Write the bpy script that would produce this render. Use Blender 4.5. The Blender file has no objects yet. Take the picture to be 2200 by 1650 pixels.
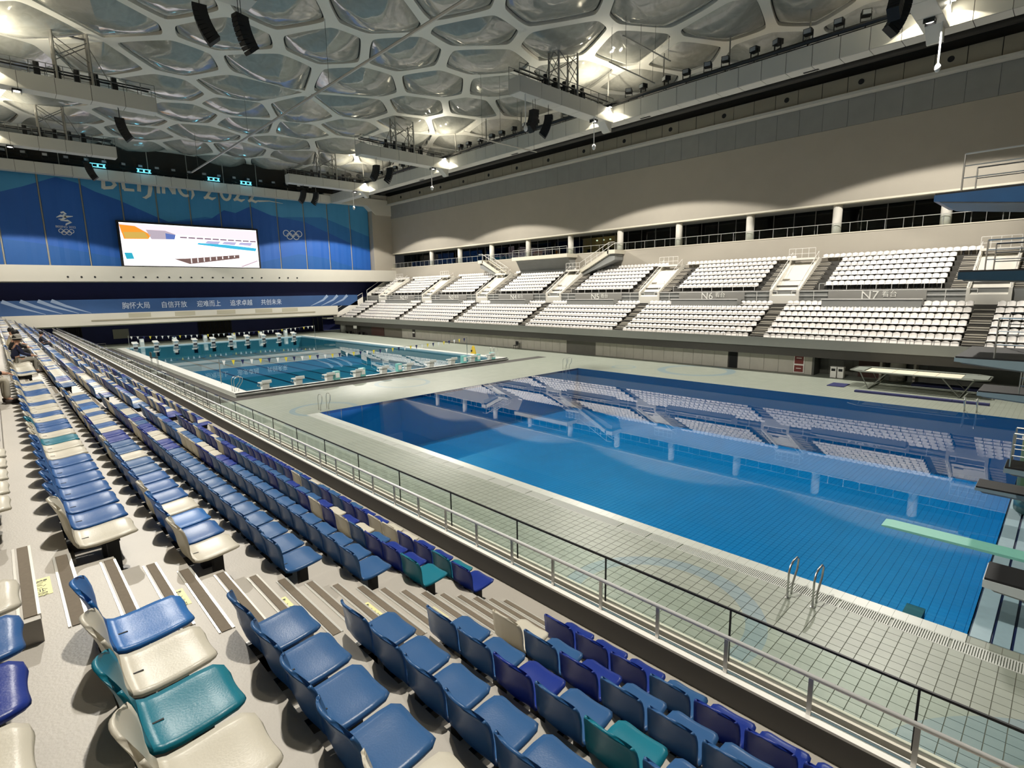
import bpy, bmesh, math, random
from mathutils import Matrix, Vector
from mathutils.geometry import tessellate_polygon
random.seed(7)
SC = bpy.context.scene
COL = SC.collection
# ------------------------------------------------------------------ camera
cam_d = bpy.data.cameras.new('camera')
cam_d.sensor_fit = 'HORIZONTAL'; cam_d.sensor_width = 36.0
FPX = 1151.868
cam_d.lens = 36.0*FPX/2200.0
cam_d.clip_start = 0.05; cam_d.clip_end = 500
ROT = Matrix(((0.72094752, 0.13000693, -0.68068559), (-0.69278498, 0.11134044, -0.71249721), (-0.01684174, 0.98524185, 0.17033746)))
EYE = Vector((0, 0, 7.2))
cam = bpy.data.objects.new('camera', cam_d)
cam.matrix_world = Matrix.Translation(EYE) @ ROT.to_4x4()
COL.objects.link(cam); SC.camera = cam
def proj(p):
    c = ROT.transposed() @ (Vector(p)-EYE)
    if c.z > -0.05: return None
    return (1100+FPX*c.x/-c.z, 825-FPX*c.y/-c.z, -c.z)
def inframe(p, m=40):
    q = proj(p)
    return q is not None and -m < q[0] < 2200+m and -m < q[1] < 1650+m
# ------------------------------------------------------------------ world, exposure
w = bpy.data.worlds.new('world'); SC.world = w; w.use_nodes = True
w.node_tree.nodes['Background'].inputs[0].default_value = (0.9, 0.95, 1.0, 1)
w.node_tree.nodes['Background'].inputs[1].default_value = 0.02
SC.view_settings.view_transform = 'Standard'; SC.view_settings.look = 'None'
SC.view_settings.gamma = 1.0; SC.view_settings.use_curve_mapping = False
SC.view_settings.exposure = 0.06
SC.cycles.adaptive_threshold = 0.04; SC.cycles.max_bounces = 7; SC.cycles.diffuse_bounces = 4; SC.cycles.glossy_bounces = 3; SC.cycles.caustics_reflective = False
MAIN_W = 14500.0      # hall floodlights under the roof arms
ARMS_N = (8.5, 35.3, 62.6, 84.5)
ARMS_S = (8.5, 35.3, 61.0, 83.0)
def flood(name, loc, power, half, blend, rad, col):
    l = bpy.data.lights.new(name, 'SPOT'); l.energy = power; l.spot_size = 2*math.radians(half); l.spot_blend = blend
    l.shadow_soft_size = rad; l.color = col
    o = bpy.data.objects.new(name, l); o.location = loc; COL.objects.link(o); return o
WARM = (1.0, 0.95, 0.86)
for yy in ARMS_N: flood('flood_beam', (45.6, yy, 23.55), MAIN_W*1.25, 68.5, 0.06, 0.22, WARM)
for yy in ARMS_S: flood('flood_beam', (4.3, yy, 23.55), MAIN_W, 66, 0.06, 0.22, WARM)
# ------------------------------------------------------------------ helpers
def S(r, g, b):
    f = lambda c: (c/255/12.92 if c/255 <= 0.04045 else ((c/255+0.055)/1.055)**2.4)
    return (f(r), f(g), f(b), 1.0)
MATS = {}
def mat(name, col, rough=0.6, metal=0.0, spec=0.5, var=0.0, scale=2.0, bump=0.0, bscale=30.0, coat=0.0, emit=None, estr=0.0):
    """Principled with a little procedural colour variation and bump."""
    if name in MATS: return MATS[name]
    m = bpy.data.materials.new(name); m.use_nodes = True
    nt = m.node_tree; b = nt.nodes['Principled BSDF']
    b.inputs['Base Color'].default_value = col; b.inputs['Roughness'].default_value = rough
    b.inputs['Metallic'].default_value = metal; b.inputs['Specular IOR Level'].default_value = spec
    b.inputs['Coat Weight'].default_value = coat; b.inputs['Coat Roughness'].default_value = 0.05
    if emit: b.inputs['Emission Color'].default_value = emit; b.inputs['Emission Strength'].default_value = estr
    if var > 0:
        g = nt.nodes.new('ShaderNodeNewGeometry'); n = nt.nodes.new('ShaderNodeTexNoise')
        n.inputs['Scale'].default_value = scale; n.inputs['Detail'].default_value = 5
        nt.links.new(g.outputs['Position'], n.inputs['Vector'])
        mx = nt.nodes.new('ShaderNodeMix'); mx.data_type = 'RGBA'
        mx.inputs['A'].default_value = [max(0, c*(1-var)) for c in col[:3]]+[1]
        mx.inputs['B'].default_value = [min(1, c*(1+var)) for c in col[:3]]+[1]
        nt.links.new(n.outputs['Fac'], mx.inputs['Factor']); nt.links.new(mx.outputs['Result'], b.inputs['Base Color'])
    if bump > 0:
        g = nt.nodes.new('ShaderNodeNewGeometry'); n = nt.nodes.new('ShaderNodeTexNoise')
        n.inputs['Scale'].default_value = bscale; n.inputs['Detail'].default_value = 4
        nt.links.new(g.outputs['Position'], n.inputs['Vector'])
        bp = nt.nodes.new('ShaderNodeBump'); bp.inputs['Strength'].default_value = bump; bp.inputs['Distance'].default_value = 0.02
        nt.links.new(n.outputs['Fac'], bp.inputs['Height']); nt.links.new(bp.outputs['Normal'], b.inputs['Normal'])
    MATS[name] = m; return m
def glow(name, col, strength):
    if name in MATS: return MATS[name]
    m = bpy.data.materials.new(name); m.use_nodes = True; nt = m.node_tree
    nt.nodes.clear(); e = nt.nodes.new('ShaderNodeEmission'); o = nt.nodes.new('ShaderNodeOutputMaterial')
    e.inputs[0].default_value = col; e.inputs[1].default_value = strength
    nt.links.new(e.outputs[0], o.inputs[0]); MATS[name] = m; return m
def clear_mat(name, tint, ior, bump=0.0, bscale=1.0, rough=0.0):
    """Still water / glazing: tinted see-through with a Fresnel mirror on top."""
    m = bpy.data.materials.new(name); m.use_nodes = True; nt = m.node_tree; nt.nodes.clear()
    o = nt.nodes.new('ShaderNodeOutputMaterial'); t = nt.nodes.new('ShaderNodeBsdfTransparent'); g = nt.nodes.new('ShaderNodeBsdfGlossy')
    lw = nt.nodes.new('ShaderNodeLayerWeight'); lw.inputs['Blend'].default_value = 0.5; mx = nt.nodes.new('ShaderNodeMixShader')
    t.inputs[0].default_value = tint; g.inputs['Roughness'].default_value = rough
    f0 = ((ior-1)/(ior+1))**2                        # Schlick: f0 + (1-f0) * facing^5, the same from both sides
    pw = nt.nodes.new('ShaderNodeMath'); pw.operation = 'POWER'; pw.inputs[1].default_value = 5.0; nt.links.new(lw.outputs['Facing'], pw.inputs[0])
    f = nt.nodes.new('ShaderNodeMapRange'); f.inputs['To Min'].default_value = f0; f.inputs['To Max'].default_value = 1.0; nt.links.new(pw.outputs[0], f.inputs['Value'])
    if bump > 0:
        ge = nt.nodes.new('ShaderNodeNewGeometry'); n = nt.nodes.new('ShaderNodeTexNoise'); n.inputs['Scale'].default_value = bscale
        bp = nt.nodes.new('ShaderNodeBump'); bp.inputs['Strength'].default_value = bump; bp.inputs['Distance'].default_value = 0.02
        nt.links.new(ge.outputs['Position'], n.inputs['Vector']); nt.links.new(n.outputs['Fac'], bp.inputs['Height'])
        nt.links.new(bp.outputs[0], g.inputs['Normal']); nt.links.new(bp.outputs[0], lw.inputs['Normal'])
    nt.links.new(f.outputs[0], mx.inputs[0]); nt.links.new(t.outputs[0], mx.inputs[1]); nt.links.new(g.outputs[0], mx.inputs[2])
    nt.links.new(mx.outputs[0], o.inputs[0]); MATS[name] = m; return m

class MB:
    """collects simple shapes into one mesh"""
    def __init__(s): s.v = []; s.f = []; s.m = []; s.cur = 0
    def add(s, vs, fs):
        k = len(s.v); s.v += [tuple(p) for p in vs]; s.f += [tuple(i+k for i in f) for f in fs]; s.m += [s.cur]*len(fs); return s
    def box(s, x0, x1, y0, y1, z0, z1):
        return s.add([(x0,y0,z0),(x1,y0,z0),(x1,y1,z0),(x0,y1,z0),(x0,y0,z1),(x1,y0,z1),(x1,y1,z1),(x0,y1,z1)],
                     [(0,3,2,1),(4,5,6,7),(0,1,5,4),(1,2,6,5),(2,3,7,6),(3,0,4,7)])
    def quad(s, a, b, c, d): return s.add([a,b,c,d], [(0,1,2,3)])
    def prism(s, poly, axis, lo, hi):
        """poly: 2-D points in the plane across axis ('x': (y,z), 'y': (x,z), 'z': (x,y))"""
        n = len(poly)
        P = {'x': lambda p, t: (t,p[0],p[1]), 'y': lambda p, t: (p[0],t,p[1]), 'z': lambda p, t: (p[0],p[1],t)}[axis]
        return s.add([P(p,lo) for p in poly]+[P(p,hi) for p in poly],
                     [tuple(range(n))[::-1], tuple(range(n,2*n))]+[(i,(i+1)%n,n+(i+1)%n,n+i) for i in range(n)])
    def tube(s, pts, r, n=8, cap=True):
        pts = [Vector(p) for p in pts]; rs = r if isinstance(r,(list,tuple)) else [r]*len(pts)
        vs = []; up = None
        for i,p in enumerate(pts):
            d = (pts[min(i+1,len(pts)-1)]-pts[max(i-1,0)]).normalized()
            if up is None: up = Vector((0,0,1)) if abs(d.z) < 0.9 else Vector((1,0,0))
            u = d.cross(up).normalized(); v = u.cross(d).normalized(); up = v
            for k in range(n):
                a = 2*math.pi*k/n; q = p+(u*math.cos(a)+v*math.sin(a))*rs[i]; vs.append(q)
        fs = [(i*n+k, i*n+(k+1)%n, (i+1)*n+(k+1)%n, (i+1)*n+k) for i in range(len(pts)-1) for k in range(n)]
        if cap: fs += [tuple(range(n))[::-1], tuple((len(pts)-1)*n+k for k in range(n))]
        return s.add(vs, fs)
    def lathe(s, prof, cx, cy, n=20):
        vs = [(cx+r*math.cos(2*math.pi*k/n), cy+r*math.sin(2*math.pi*k/n), z) for r,z in prof for k in range(n)]
        m = len(prof)
        fs = [(i*n+k, i*n+(k+1)%n, (i+1)*n+(k+1)%n, (i+1)*n+k) for i in range(m-1) for k in range(n)]
        fs += [tuple(range(n))[::-1], tuple((m-1)*n+k for k in range(n))]
        return s.add(vs, fs)
    def ribbon(s, pts, wid, to3, thick):
        """flat brush stroke: 2-D points + widths, to3(u,v,t) gives space"""
        n = len(pts); ws = wid if isinstance(wid,(list,tuple)) else [wid]*n; L=[]; R=[]
        for i in range(n):
            a = Vector(pts[max(i-1,0)]); b = Vector(pts[min(i+1,n-1)]); d = (b-a).normalized(); q = Vector((-d.y,d.x))*ws[i]/2; p = Vector(pts[i])
            L.append(p+q); R.append(p-q)
        vs = [to3(p.x,p.y,0) for p in L+R]+[to3(p.x,p.y,thick) for p in L+R]
        fs = []
        for i in range(n-1):
            fs += [(2*n+i,2*n+i+1,3*n+i+1,3*n+i),(i,n+i,n+i+1,i+1),(i,i+1,2*n+i+1,2*n+i),(n+i,3*n+i,3*n+i+1,n+i+1)]
        fs += [(0,2*n,3*n,n),(n-1,2*n-1,4*n-1,3*n-1)]
        return s.add(vs, fs)
    def mesh(s, name, mats, smooth=False):
        me = bpy.data.meshes.new(name); me.from_pydata(s.v, [], s.f)
        for m in (mats if isinstance(mats,(list,tuple)) else [mats]): me.materials.append(m)
        if max(s.m, default=0) > 0: me.polygons.foreach_set('material_index', s.m)
        if smooth: me.polygons.foreach_set('use_smooth', [True]*len(me.polygons))
        me.update(); return me
    def build(s, name, mats, parent=None, smooth=False):
        return link(name, s.mesh(name, mats, smooth), parent)
def link(name, data, parent=None):
    o = bpy.data.objects.new(name, data); COL.objects.link(o)
    if parent is not None: o.parent = parent
    return o
def tag(o, label, cat, group=None):
    o['label'] = label; o['category'] = cat
    if group: o['group'] = group
    return o
def struct(o, label=None):
    o['kind'] = 'structure'
    if label: o['label'] = label
    return o
def stuff(o, label=None, cat=None):
    o['kind'] = 'stuff'
    if label: o['label'] = label
    if cat: o['category'] = cat
    return o
def thing(name, label, cat, loc=(0,0,0), rz=0.0, group=None):
    o = bpy.data.objects.new(name, None); COL.objects.link(o); o.location = loc; o.rotation_euler = (0,0,rz); o.empty_display_size = 0.2
    return tag(o, label, cat, group)
def copy_tree(o, parent=None):
    c = o.copy(); COL.objects.link(c)
    if parent is not None: c.parent = parent
    for ch in o.children: copy_tree(ch, c)
    return c
def box(name, m, parent, *b): return MB().box(*b).build(name, m, parent)
def text_mesh(s, size, extrude=0.005):
    c = bpy.data.curves.new('lettering', 'FONT'); c.body = s; c.size = size; c.extrude = extrude; c.resolution_u = 3
    c.align_x = 'CENTER'; c.align_y = 'CENTER'
    o = bpy.data.objects.new('lettering', c); COL.objects.link(o)
    bpy.context.view_layer.update(); dg = bpy.context.evaluated_depsgraph_get()
    me = bpy.data.meshes.new_from_object(o.evaluated_get(dg)); me.materials.clear()
    bpy.data.objects.remove(o); bpy.data.curves.remove(c); return me
def text(name, s, size, m, loc, xdir, updir, parent=None, extrude=0.005, sx=1.0):
    me = text_mesh(s, size, extrude); me.materials.append(m)
    X = Vector(xdir).normalized(); U = Vector(updir).normalized(); N = X.cross(U)
    me.transform(Matrix.Translation(Vector(loc)) @ Matrix((X*sx,U,N)).transposed().to_4x4())
    return link(name, me, parent)
ORD = ['zeroth','first','second','third','fourth','fifth','sixth','seventh','eighth','ninth','tenth','eleventh','twelfth','thirteenth','fourteenth','fifteenth','sixteenth','seventeenth','eighteenth','nineteenth','twentieth','twenty-first','twenty-second','twenty-third','twenty-fourth','twenty-fifth','twenty-sixth','twenty-seventh','twenty-eighth','twenty-ninth','thirtieth']
# ------------------------------------------------------------------ materials
CONC = mat('concrete_light', S(196,190,178), 0.75, var=0.08, scale=0.8, bump=0.15, bscale=8)
TERR = mat('terrace_paint', S(176,170,160), 0.45, var=0.06, scale=3, bump=0.08, bscale=60)
DARKC = mat('parapet_shaded', S(92,90,87), 0.6, var=0.05)  # shade on the parapet's inner face is put into this dark grey
WHITE = mat('white_paint', S(235,233,228), 0.45, var=0.03)
CREAM = mat('cream_paint', S(214,208,190), 0.55, var=0.04)
KERB = mat('kerb_stone', S(220,215,200), 0.6, var=0.08, scale=6)
STEEL = mat('brushed_steel', S(200,200,198), 0.28, 1.0)
ALU = mat('painted_aluminium', S(215,215,212), 0.3, 0.6)
GREYM = mat('grey_metal', S(120,120,118), 0.4, 0.7)
DARKM = mat('dark_metal', S(35,36,38), 0.45, 0.3)
BLACK = mat('black_rubber', S(16,17,20), 0.7, var=0.2, scale=8)
NOSE = mat('step_grip', S(112,101,86), 0.85, var=0.15, scale=40)
PLASTER = mat('wall_plaster', S(170,163,150), 0.8, var=0.06, scale=0.5, bump=0.2, bscale=14)
GREYC = mat('grey_concrete', S(140,141,138), 0.8, var=0.12, scale=0.9, bump=0.15, bscale=10)
PANELC = mat('fair_face_concrete', S(186,182,172), 0.7, var=0.14, scale=1.2, bump=0.1, bscale=12)
NAVY = mat('navy_cladding', S(26,36,96), 0.6, var=0.15, scale=0.6)
SLAB = mat('slab_paint', S(206,202,190), 0.6, var=0.04, scale=0.5)
BEAMM = mat('beam_cladding', S(196,195,188), 0.5, var=0.04, scale=0.7)
GROUT = mat('grout', S(112,113,102), 0.9)
# ================================================================== STRUCTURE
# ---- pool deck ------------------------------------------------------
RINGS = [(10.15,5.94,1.89,2.33),(8.27,-2.24,2.9,3.86),(23.3,37.3,1.9,2.25),(14.5,32.6,1.75,2.1),(42.2,28.9,0.9,1.15),(44.4,22.8,2.6,3.3)]
def deck_mat(name, grid):
    m = bpy.data.materials.new(name); m.use_nodes = True; nt = m.node_tree; b = nt.nodes['Principled BSDF']
    L = nt.links.new; N = nt.nodes.new
    g = N('ShaderNodeNewGeometry'); sep = N('ShaderNodeSeparateXYZ'); L(g.outputs['Position'], sep.inputs[0])
    noise = N('ShaderNodeTexNoise'); noise.inputs['Scale'].default_value = 1.3; noise.inputs['Detail'].default_value = 6; L(g.outputs['Position'], noise.inputs['Vector'])
    base = N('ShaderNodeMix'); base.data_type = 'RGBA'; base.inputs['A'].default_value = S(138,145,134); base.inputs['B'].default_value = S(160,166,154)
    L(noise.outputs['Fac'], base.inputs['Factor']); col = base.outputs['Result']
    flat = N('ShaderNodeCombineXYZ'); L(sep.outputs['X'], flat.inputs[0]); L(sep.outputs['Y'], flat.inputs[1])
    for cx,cy,r0,r1 in RINGS:                       # rings of blue-grey glazed tiles laid into the deck
        d = N('ShaderNodeVectorMath'); d.operation = 'DISTANCE'; L(flat.outputs[0], d.inputs[0]); d.inputs[1].default_value = (cx,cy,0)
        c = N('ShaderNodeMath'); c.operation = 'COMPARE'; L(d.outputs['Value'], c.inputs[0]); c.inputs[1].default_value = (r0+r1)/2; c.inputs[2].default_value = (r1-r0)/2
        mx = N('ShaderNodeMix'); mx.data_type = 'RGBA'; L(c.outputs[0], mx.inputs['Factor']); L(col, mx.inputs['A']); mx.inputs['B'].default_value = S(128,146,150); col = mx.outputs['Result']
    if grid:
        br = N('ShaderNodeTexBrick'); br.offset = 0; br.inputs['Scale'].default_value = 1; br.inputs['Mortar Size'].default_value = 0.006
        br.inputs['Brick Width'].default_value = 0.25; br.inputs['Row Height'].default_value = 0.25; L(g.outputs['Position'], br.inputs['Vector'])
        mx = N('ShaderNodeMix'); mx.data_type = 'RGBA'; L(br.outputs['Fac'], mx.inputs['Factor']); L(col, mx.inputs['A']); mx.inputs['B'].default_value = S(110,110,98); col = mx.outputs['Result']
    else:
        oi = N('ShaderNodeObjectInfo'); hs = N('ShaderNodeHueSaturation'); mr = N('ShaderNodeMapRange'); mr.inputs['To Min'].default_value = 0.93; mr.inputs['To Max'].default_value = 1.05
        L(oi.outputs['Random'], mr.inputs['Value']); L(mr.outputs[0], hs.inputs['Value']); L(col, hs.inputs['Color']); col = hs.outputs[0]
    L(col, b.inputs['Base Color']); b.inputs['Roughness'].default_value = 0.42
    return m
DECK = deck_mat('deck_tiles', True); TILE = deck_mat('deck_tile', False)
TX0, TX1, TY0, TY1, TS = 8.71, 12.96, -2.5, 24.0, 0.25
DP = (13.77, 38.9, 0.80, 31.75)          # diving pool
SP = (12.7, 37.7, 41.6, 91.6)            # swimming pool (inner), rim outside
d = MB()
d.cur = 1; d.box(TX0,TX1,TY0,TY1,-0.3,-0.012); d.cur = 0
d.box(-2,TX0,-26,106,-0.3,0); d.box(TX0,DP[0],-26,TY0,-0.3,0); d.box(TX1,DP[0],TY0,DP[3],-0.3,-0.03); d.box(TX0,TX1,TY1,DP[3],-0.3,0)
d.box(DP[0],DP[1],-26,-6,-0.3,0); d.box(DP[1],62,-26,DP[3],-0.3,0); d.box(TX0,62,DP[3],41.1,-0.3,0)
d.box(TX0,12.2,41.1,92.1,-0.3,0); d.box(38.2,62,41.1,92.1,-0.3,0); d.box(TX0,62,92.1,106,-0.3,0)
floor = struct(d.build('floor', [DECK, GROUT]), 'pale beige tiled pool deck with blue-grey rings')
tm = MB(); h = TS/2-0.004; bv = 0.003
tm.add([(-h,-h,-0.02),(h,-h,-0.02),(h,h,-0.02),(-h,h,-0.02),(-h+bv,-h+bv,0),(h-bv,-h+bv,0),(h-bv,h-bv,0),(-h+bv,h-bv,0)], [(4,5,6,7),(0,1,5,4),(1,2,6,5),(2,3,7,6),(3,0,4,7)])
tile_me = tm.mesh('tile', TILE)
cells = []
for i in range(int(round((TX1-TX0)/TS))):
    for j in range(int(round((TY1-TY0)/TS))):
        p = (TX0+TS*(i+.5), TY0+TS*(j+.5), 0); q = proj(p)
        vis = q is not None and -10 < q[0] < 2210 and q[1] < 1500+0.0*q[0] and p[0] > 9.4 and q[1] < 662+0.443*q[0]-10
        cells.append((0 if vis else 1, q[2] if q else 999, p))
cells.sort(key=lambda c: (c[0], c[1]))
for c in cells[:300]: link('tile', tile_me, floor).location = c[2]
rest = MB()
for c in cells[300:]:
    x,y,z = c[2]; rest.add([(vx+x,vy+y,vz) for vx,vy,vz in tm.v], tm.f)
stuff(rest.build('tile_field', TILE, floor))
# coping stones, slotted overflow grate
cm = MB().box(-0.185,0.185,-0.123,0.123,-0.06,0).mesh('coping_tile', mat('coping', S(196,200,192), 0.35, var=0.06, scale=5))
for j in range(124): link('coping_tile', cm, floor).location = (13.585, DP[2]+0.125+0.25*j, 0.0)
gr = MB(); yy = -2.4
while yy < DP[3]:
    if (yy*4) % 4 > 0.12: gr.box(12.975,13.385,yy,yy+0.022,-0.025,-0.002)
    yy += 0.042
gr.box(12.965,12.985,-2.4,DP[3],-0.026,-0.001); gr.box(13.375,13.395,-2.4,DP[3],-0.026,-0.001)
stuff(gr.build('drain_grate', mat('grate_plastic', S(205,208,202), 0.45, var=0.03)), 'pale slotted overflow grate along the near edge of the diving pool', 'drain grate')
# ---- diving pool ----------------------------------------------------
DEEP = 3.6
PTILE = mat('pool_tile', S(4,130,190), 0.35, var=0.16, scale=0.7)
PJOINT = mat('pool_joint', S(2,76,128), 0.6)
PWALL = mat('pool_wall_tile', S(8,118,172), 0.35, var=0.1, scale=0.8)
b = MB(); x0,x1,y0,y1 = DP
b.quad((x0,y0,-DEEP),(x1,y0,-DEEP),(x1,y1,-DEEP),(x0,y1,-DEEP))
b.cur = 1
e = 0.012
for a,c in (((x0+e,y0+e),(x1-e,y0+e)),((x1-e,y0+e),(x1-e,y1-e)),((x1-e,y1-e),(x0+e,y1-e)),((x0+e,y1-e),(x0+e,y0+e))):
    b.quad((a[0],a[1],-DEEP),(a[0],a[1],-0.006),(c[0],c[1],-0.006),(c[0],c[1],-DEEP))
basin = struct(b.build('floor_diving_pool', [PJOINT, PWALL]), 'deep blue tiled basin of the diving pool')
pt = MB(); hh = 0.122; pt.add([(-hh,-hh,0),(hh,-hh,0),(hh,hh,0),(-hh,hh,0),(-hh+.006,-hh+.006,.008),(hh-.006,-hh+.006,.008),(hh-.006,hh-.006,.008),(-hh+.006,hh-.006,.008)], [(4,5,6,7),(0,1,5,4),(1,2,6,5),(2,3,7,6),(3,0,4,7)])
pt_me = pt.mesh('tile', PTILE); pc = []
for i in range(100):
    for j in range(123):
        p = (x0+0.126+0.2513*i, y0+0.126+0.2516*j, -DEEP); q = proj(p); pc.append((q[2] if q and inframe(p,0) else 999, p))
pc.sort()
for c in pc[:300]: link('tile', pt_me, basin).location = c[1]
rest = MB()
for c in pc[300:]: rest.add([(vx+c[1][0],vy+c[1][1],vz+c[1][2]) for vx,vy,vz in pt.v], pt.f)
stuff(rest.build('tile_field', PTILE, basin))
wline = mat('waterline_tile', S(10,60,112), 0.3)
box('waterline_band', wline, basin, x0+0.014,x0+0.03,y0,y1,-0.16,-0.015); box('waterline_band', wline, basin, x0,x1,y1-0.03,y1-0.014,-0.16,-0.015)
box('underwater_speaker', mat('underwater_black', S(4,8,18), 0.5), basin, 13.79,14.56,1.62,1.97,-0.55,-0.15)
WATER = clear_mat('pool_water', (0.45,0.86,0.94,1), 1.33, 0.012, 1.5)
wat = struct(MB().quad((x0,y0,-0.012),(x1,y0,-0.012),(x1,y1,-0.012),(x0,y1,-0.012)).build('diving_pool_water', WATER), 'still deep blue water mirroring the far stand')
# shallow pale steps at the near end of the diving pool
ST = mat('pale_step_tile', S(150,176,186), 0.4, var=0.1, scale=5); BL = mat('navy_step_edge', S(12,28,74), 0.4)
steps = struct(MB().box(x0,x1,-6,y0,-0.5,-0.06).build('floor_pool_steps', BL), 'pale blue tiled ledge with navy lines at the end of the pool')
for n,(a,c) in enumerate(((0.46,0.77),(0.15,0.41),(-0.16,0.10),(-0.47,-0.21),(-0.78,-0.52),(-1.1,-0.83),(-6,-1.15))):
    box('step_tile', ST, steps, x0+0.01,x1-0.01,a,c,-0.061,-0.02)
# ---- swimming pool --------------------------------------------------
x0,x1,y0,y1 = SP; D2 = 1.8; ZR = 0.30; ZW = 0.17
b = MB(); b.quad((x0,y0,-D2),(x1,y0,-D2),(x1,y1,-D2),(x0,y1,-D2)); b.cur = 1
for a,c in (((x0+e,y0+e),(x1-e,y0+e)),((x1-e,y0+e),(x1-e,y1-e)),((x1-e,y1-e),(x0+e,y1-e)),((x0+e,y1-e),(x0+e,y0+e))):
    b.quad((a[0],a[1],-D2),(a[0],a[1],ZR-0.004),(c[0],c[1],ZR-0.004),(c[0],c[1],-D2))
sbasin = struct(b.build('floor_swimming_pool', [mat('swim_tile', S(70,150,180), 0.4, var=0.06, scale=0.6), mat('swim_wall', S(190,214,220), 0.4, var=0.05)]), 'pale tiled basin of the lane pool')
for n in range(10):
    xc = x0+1.25+2.5*n
    MB().box(xc-0.15,xc+0.15,y0+2,y1-2,-D2,-D2+0.01).box(xc-0.5,xc+0.5,y0+1.9,y0+2.2,-D2,-D2+0.012).box(xc-0.5,xc+0.5,y1-2.2,y1-1.9,-D2,-D2+0.012).build('lane_line', mat('lane_line', S(10,28,62), 0.5), sbasin)
    box('target_mark', mat('lane_mark', S(12,16,30), 0.5), sbasin, xc-0.25,xc+0.25,y1-0.03,y1-0.014,-1.2,ZR-0.01)
RIM = mat('pool_rim', S(226,228,222), 0.3, var=0.05)
rim = struct(MB().box(x0-0.9,x1+0.9,y0-0.5,y0,-0.02,ZR).box(x0-0.9,x1+0.9,y1,y1+0.5,-0.02,ZR).box(x0-0.9,x0,y0,y1,-0.02,ZR).box(x1,x1+0.9,y0,y1,-0.02,ZR).build('trim_1', RIM), 'white raised rim around the lane pool')
MB().box(x0-0.92,x1+0.92,y0-0.53,y0-0.49,ZR-0.06,ZR+0.012).build('dark_edge', BLACK, rim)
MB().tube([(x0-0.9,y0-0.62,0.14),(x1+0.92,y0-0.62,0.14)],0.09,10).build('gutter_pipe', mat('gutter_grey', S(150,152,148), 0.35, 0.4), rim, True)
WATER2 = clear_mat('lane_pool_water', (0.34,0.70,0.78,1), 1.33, 0.012, 1.5)
struct(MB().quad((x0,y0,ZW),(x1,y0,ZW),(x1,y1,ZW),(x0,y1,ZW)).build('lane_pool_water', WATER2), 'still teal water of the lane pool')
MAT_G = mat('deck_matting', S(74,72,69), 0.85, var=0.15, scale=12, bump=0.3, bscale=60)
tag(MB().box(9.3,11.75,41.02,96,0,0.012).box(9.3,43.3,39.75,41.02,0,0.011).build('rubber_matting', MAT_G), 'dark grey rubber matting laid along the sides of the lane pool', 'matting')
tag(MB().box(7.6,8.5,46,93,0,0.02).build('walkway_strip', mat('wet_strip', S(214,212,206), 0.2, var=0.1, scale=2)), 'pale shiny walkway strip beside the grey matting', 'walkway')
# ---- south stand (the one the photo is taken from) ------------------
RP, RR = 0.861, 0.448
SXL = [0,4.965,4.11,3.24,2.365,1.515,0.69,-0.105,-0.93,-1.75,-2.6]
def SX(k): return SXL[k]         # front edge of the seat of row k
def TZ(k): return 2.464+RR*(k-1)         # tread height of row k
SY0, SY1 = -9.0, 96.0
stand = MB()
stand.box(-12,SX(9)-0.5,SY0,SY1,0,TZ(9)+RR)
south = struct(stand.build('floor_south_stand', TERR), 'painted concrete terraces of the near stand')
for k in range(1,10):
    box('terrace', TERR, south, SX(k)-0.5, (SX(k-1)-0.5+0.004 if k > 1 else SX(1)+0.54), SY0, SY1, TZ(k)-0.9, TZ(k))
AISLES = (4.8, 19.35, 33.9, 48.45, 63.0, 77.55)
BARC = mat('nosing_alu', S(225,222,214), 0.3, 0.5)
for ai,ac in enumerate(AISLES):
    for k in range(1,9):
        for s in (1,2):            # two half steps up to row k+1
            xe = SX(k)-0.5+0.287*s; zt = TZ(k+1)-RR/3*s
            if ac > 40 and s == 1: continue
            st = box('stair_step', TERR, south, SX(k)-0.5, xe, ac-0.68, ac+0.72, TZ(k), zt)
            box('grip_strip', NOSE, st, xe-0.075, xe-0.012, ac-0.62, ac+0.66, zt, zt+0.006)
            MB().box(xe-0.012, xe+0.004, ac-0.62, ac+0.66, zt-0.03, zt+0.007).box(xe-0.105, xe-0.09, ac-0.62, ac+0.66, zt, zt+0.007).build('nosing', BARC, st)
        ed = SX(k-1)-0.5 if k > 1 else 0
        st = MB().box(ed-0.085, ed-0.015, ac-0.62, ac+0.66, TZ(k), TZ(k)+0.006).build('grip_strip', NOSE, south) if k > 1 else None
        if st: MB().box(ed-0.013, ed+0.008, ac-0.62, ac+0.66, TZ(k)-0.03, TZ(k)+0.007).box(ed-0.105, ed-0.09, ac-0.62, ac+0.66, TZ(k), TZ(k)+0.007).build('nosing', BARC, st)
par = struct(MB().box(5.5,5.6,SY0,SY1,1.9,2.80).box(5.6,5.72,SY0,SY1,1.9,2.66).build('wall_front_parapet', DARKC), 'dark grey low parapet in front of the first row')
box('ledge', mat('ledge_white', S(236,233,226), 0.4, var=0.04), par, 5.47,5.565,SY0,SY1,2.80,2.83)
box('channel', mat('channel_blue', S(98,122,132), 0.4), par, 5.565,5.63,SY0,SY1,2.66,2.80)
box('channel_lip', WHITE, par, 5.63,5.645,SY0,SY1,2.66,2.815)
box('drain_gap', BLACK, par, 5.645,5.72,SY0,SY1,2.60,2.675)
box('kerb', KERB, par, 5.72,5.86,SY0,SY1,2.1,2.83)
box('soffit', GREYC, par, 3.6,5.86,SY0,SY1,1.7,2.1)
struct(MB().box(3.4,3.6,SY0,SY1,0,1.8).build('wall_south_base', PANELC), 'concrete wall under the near stand')
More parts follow.
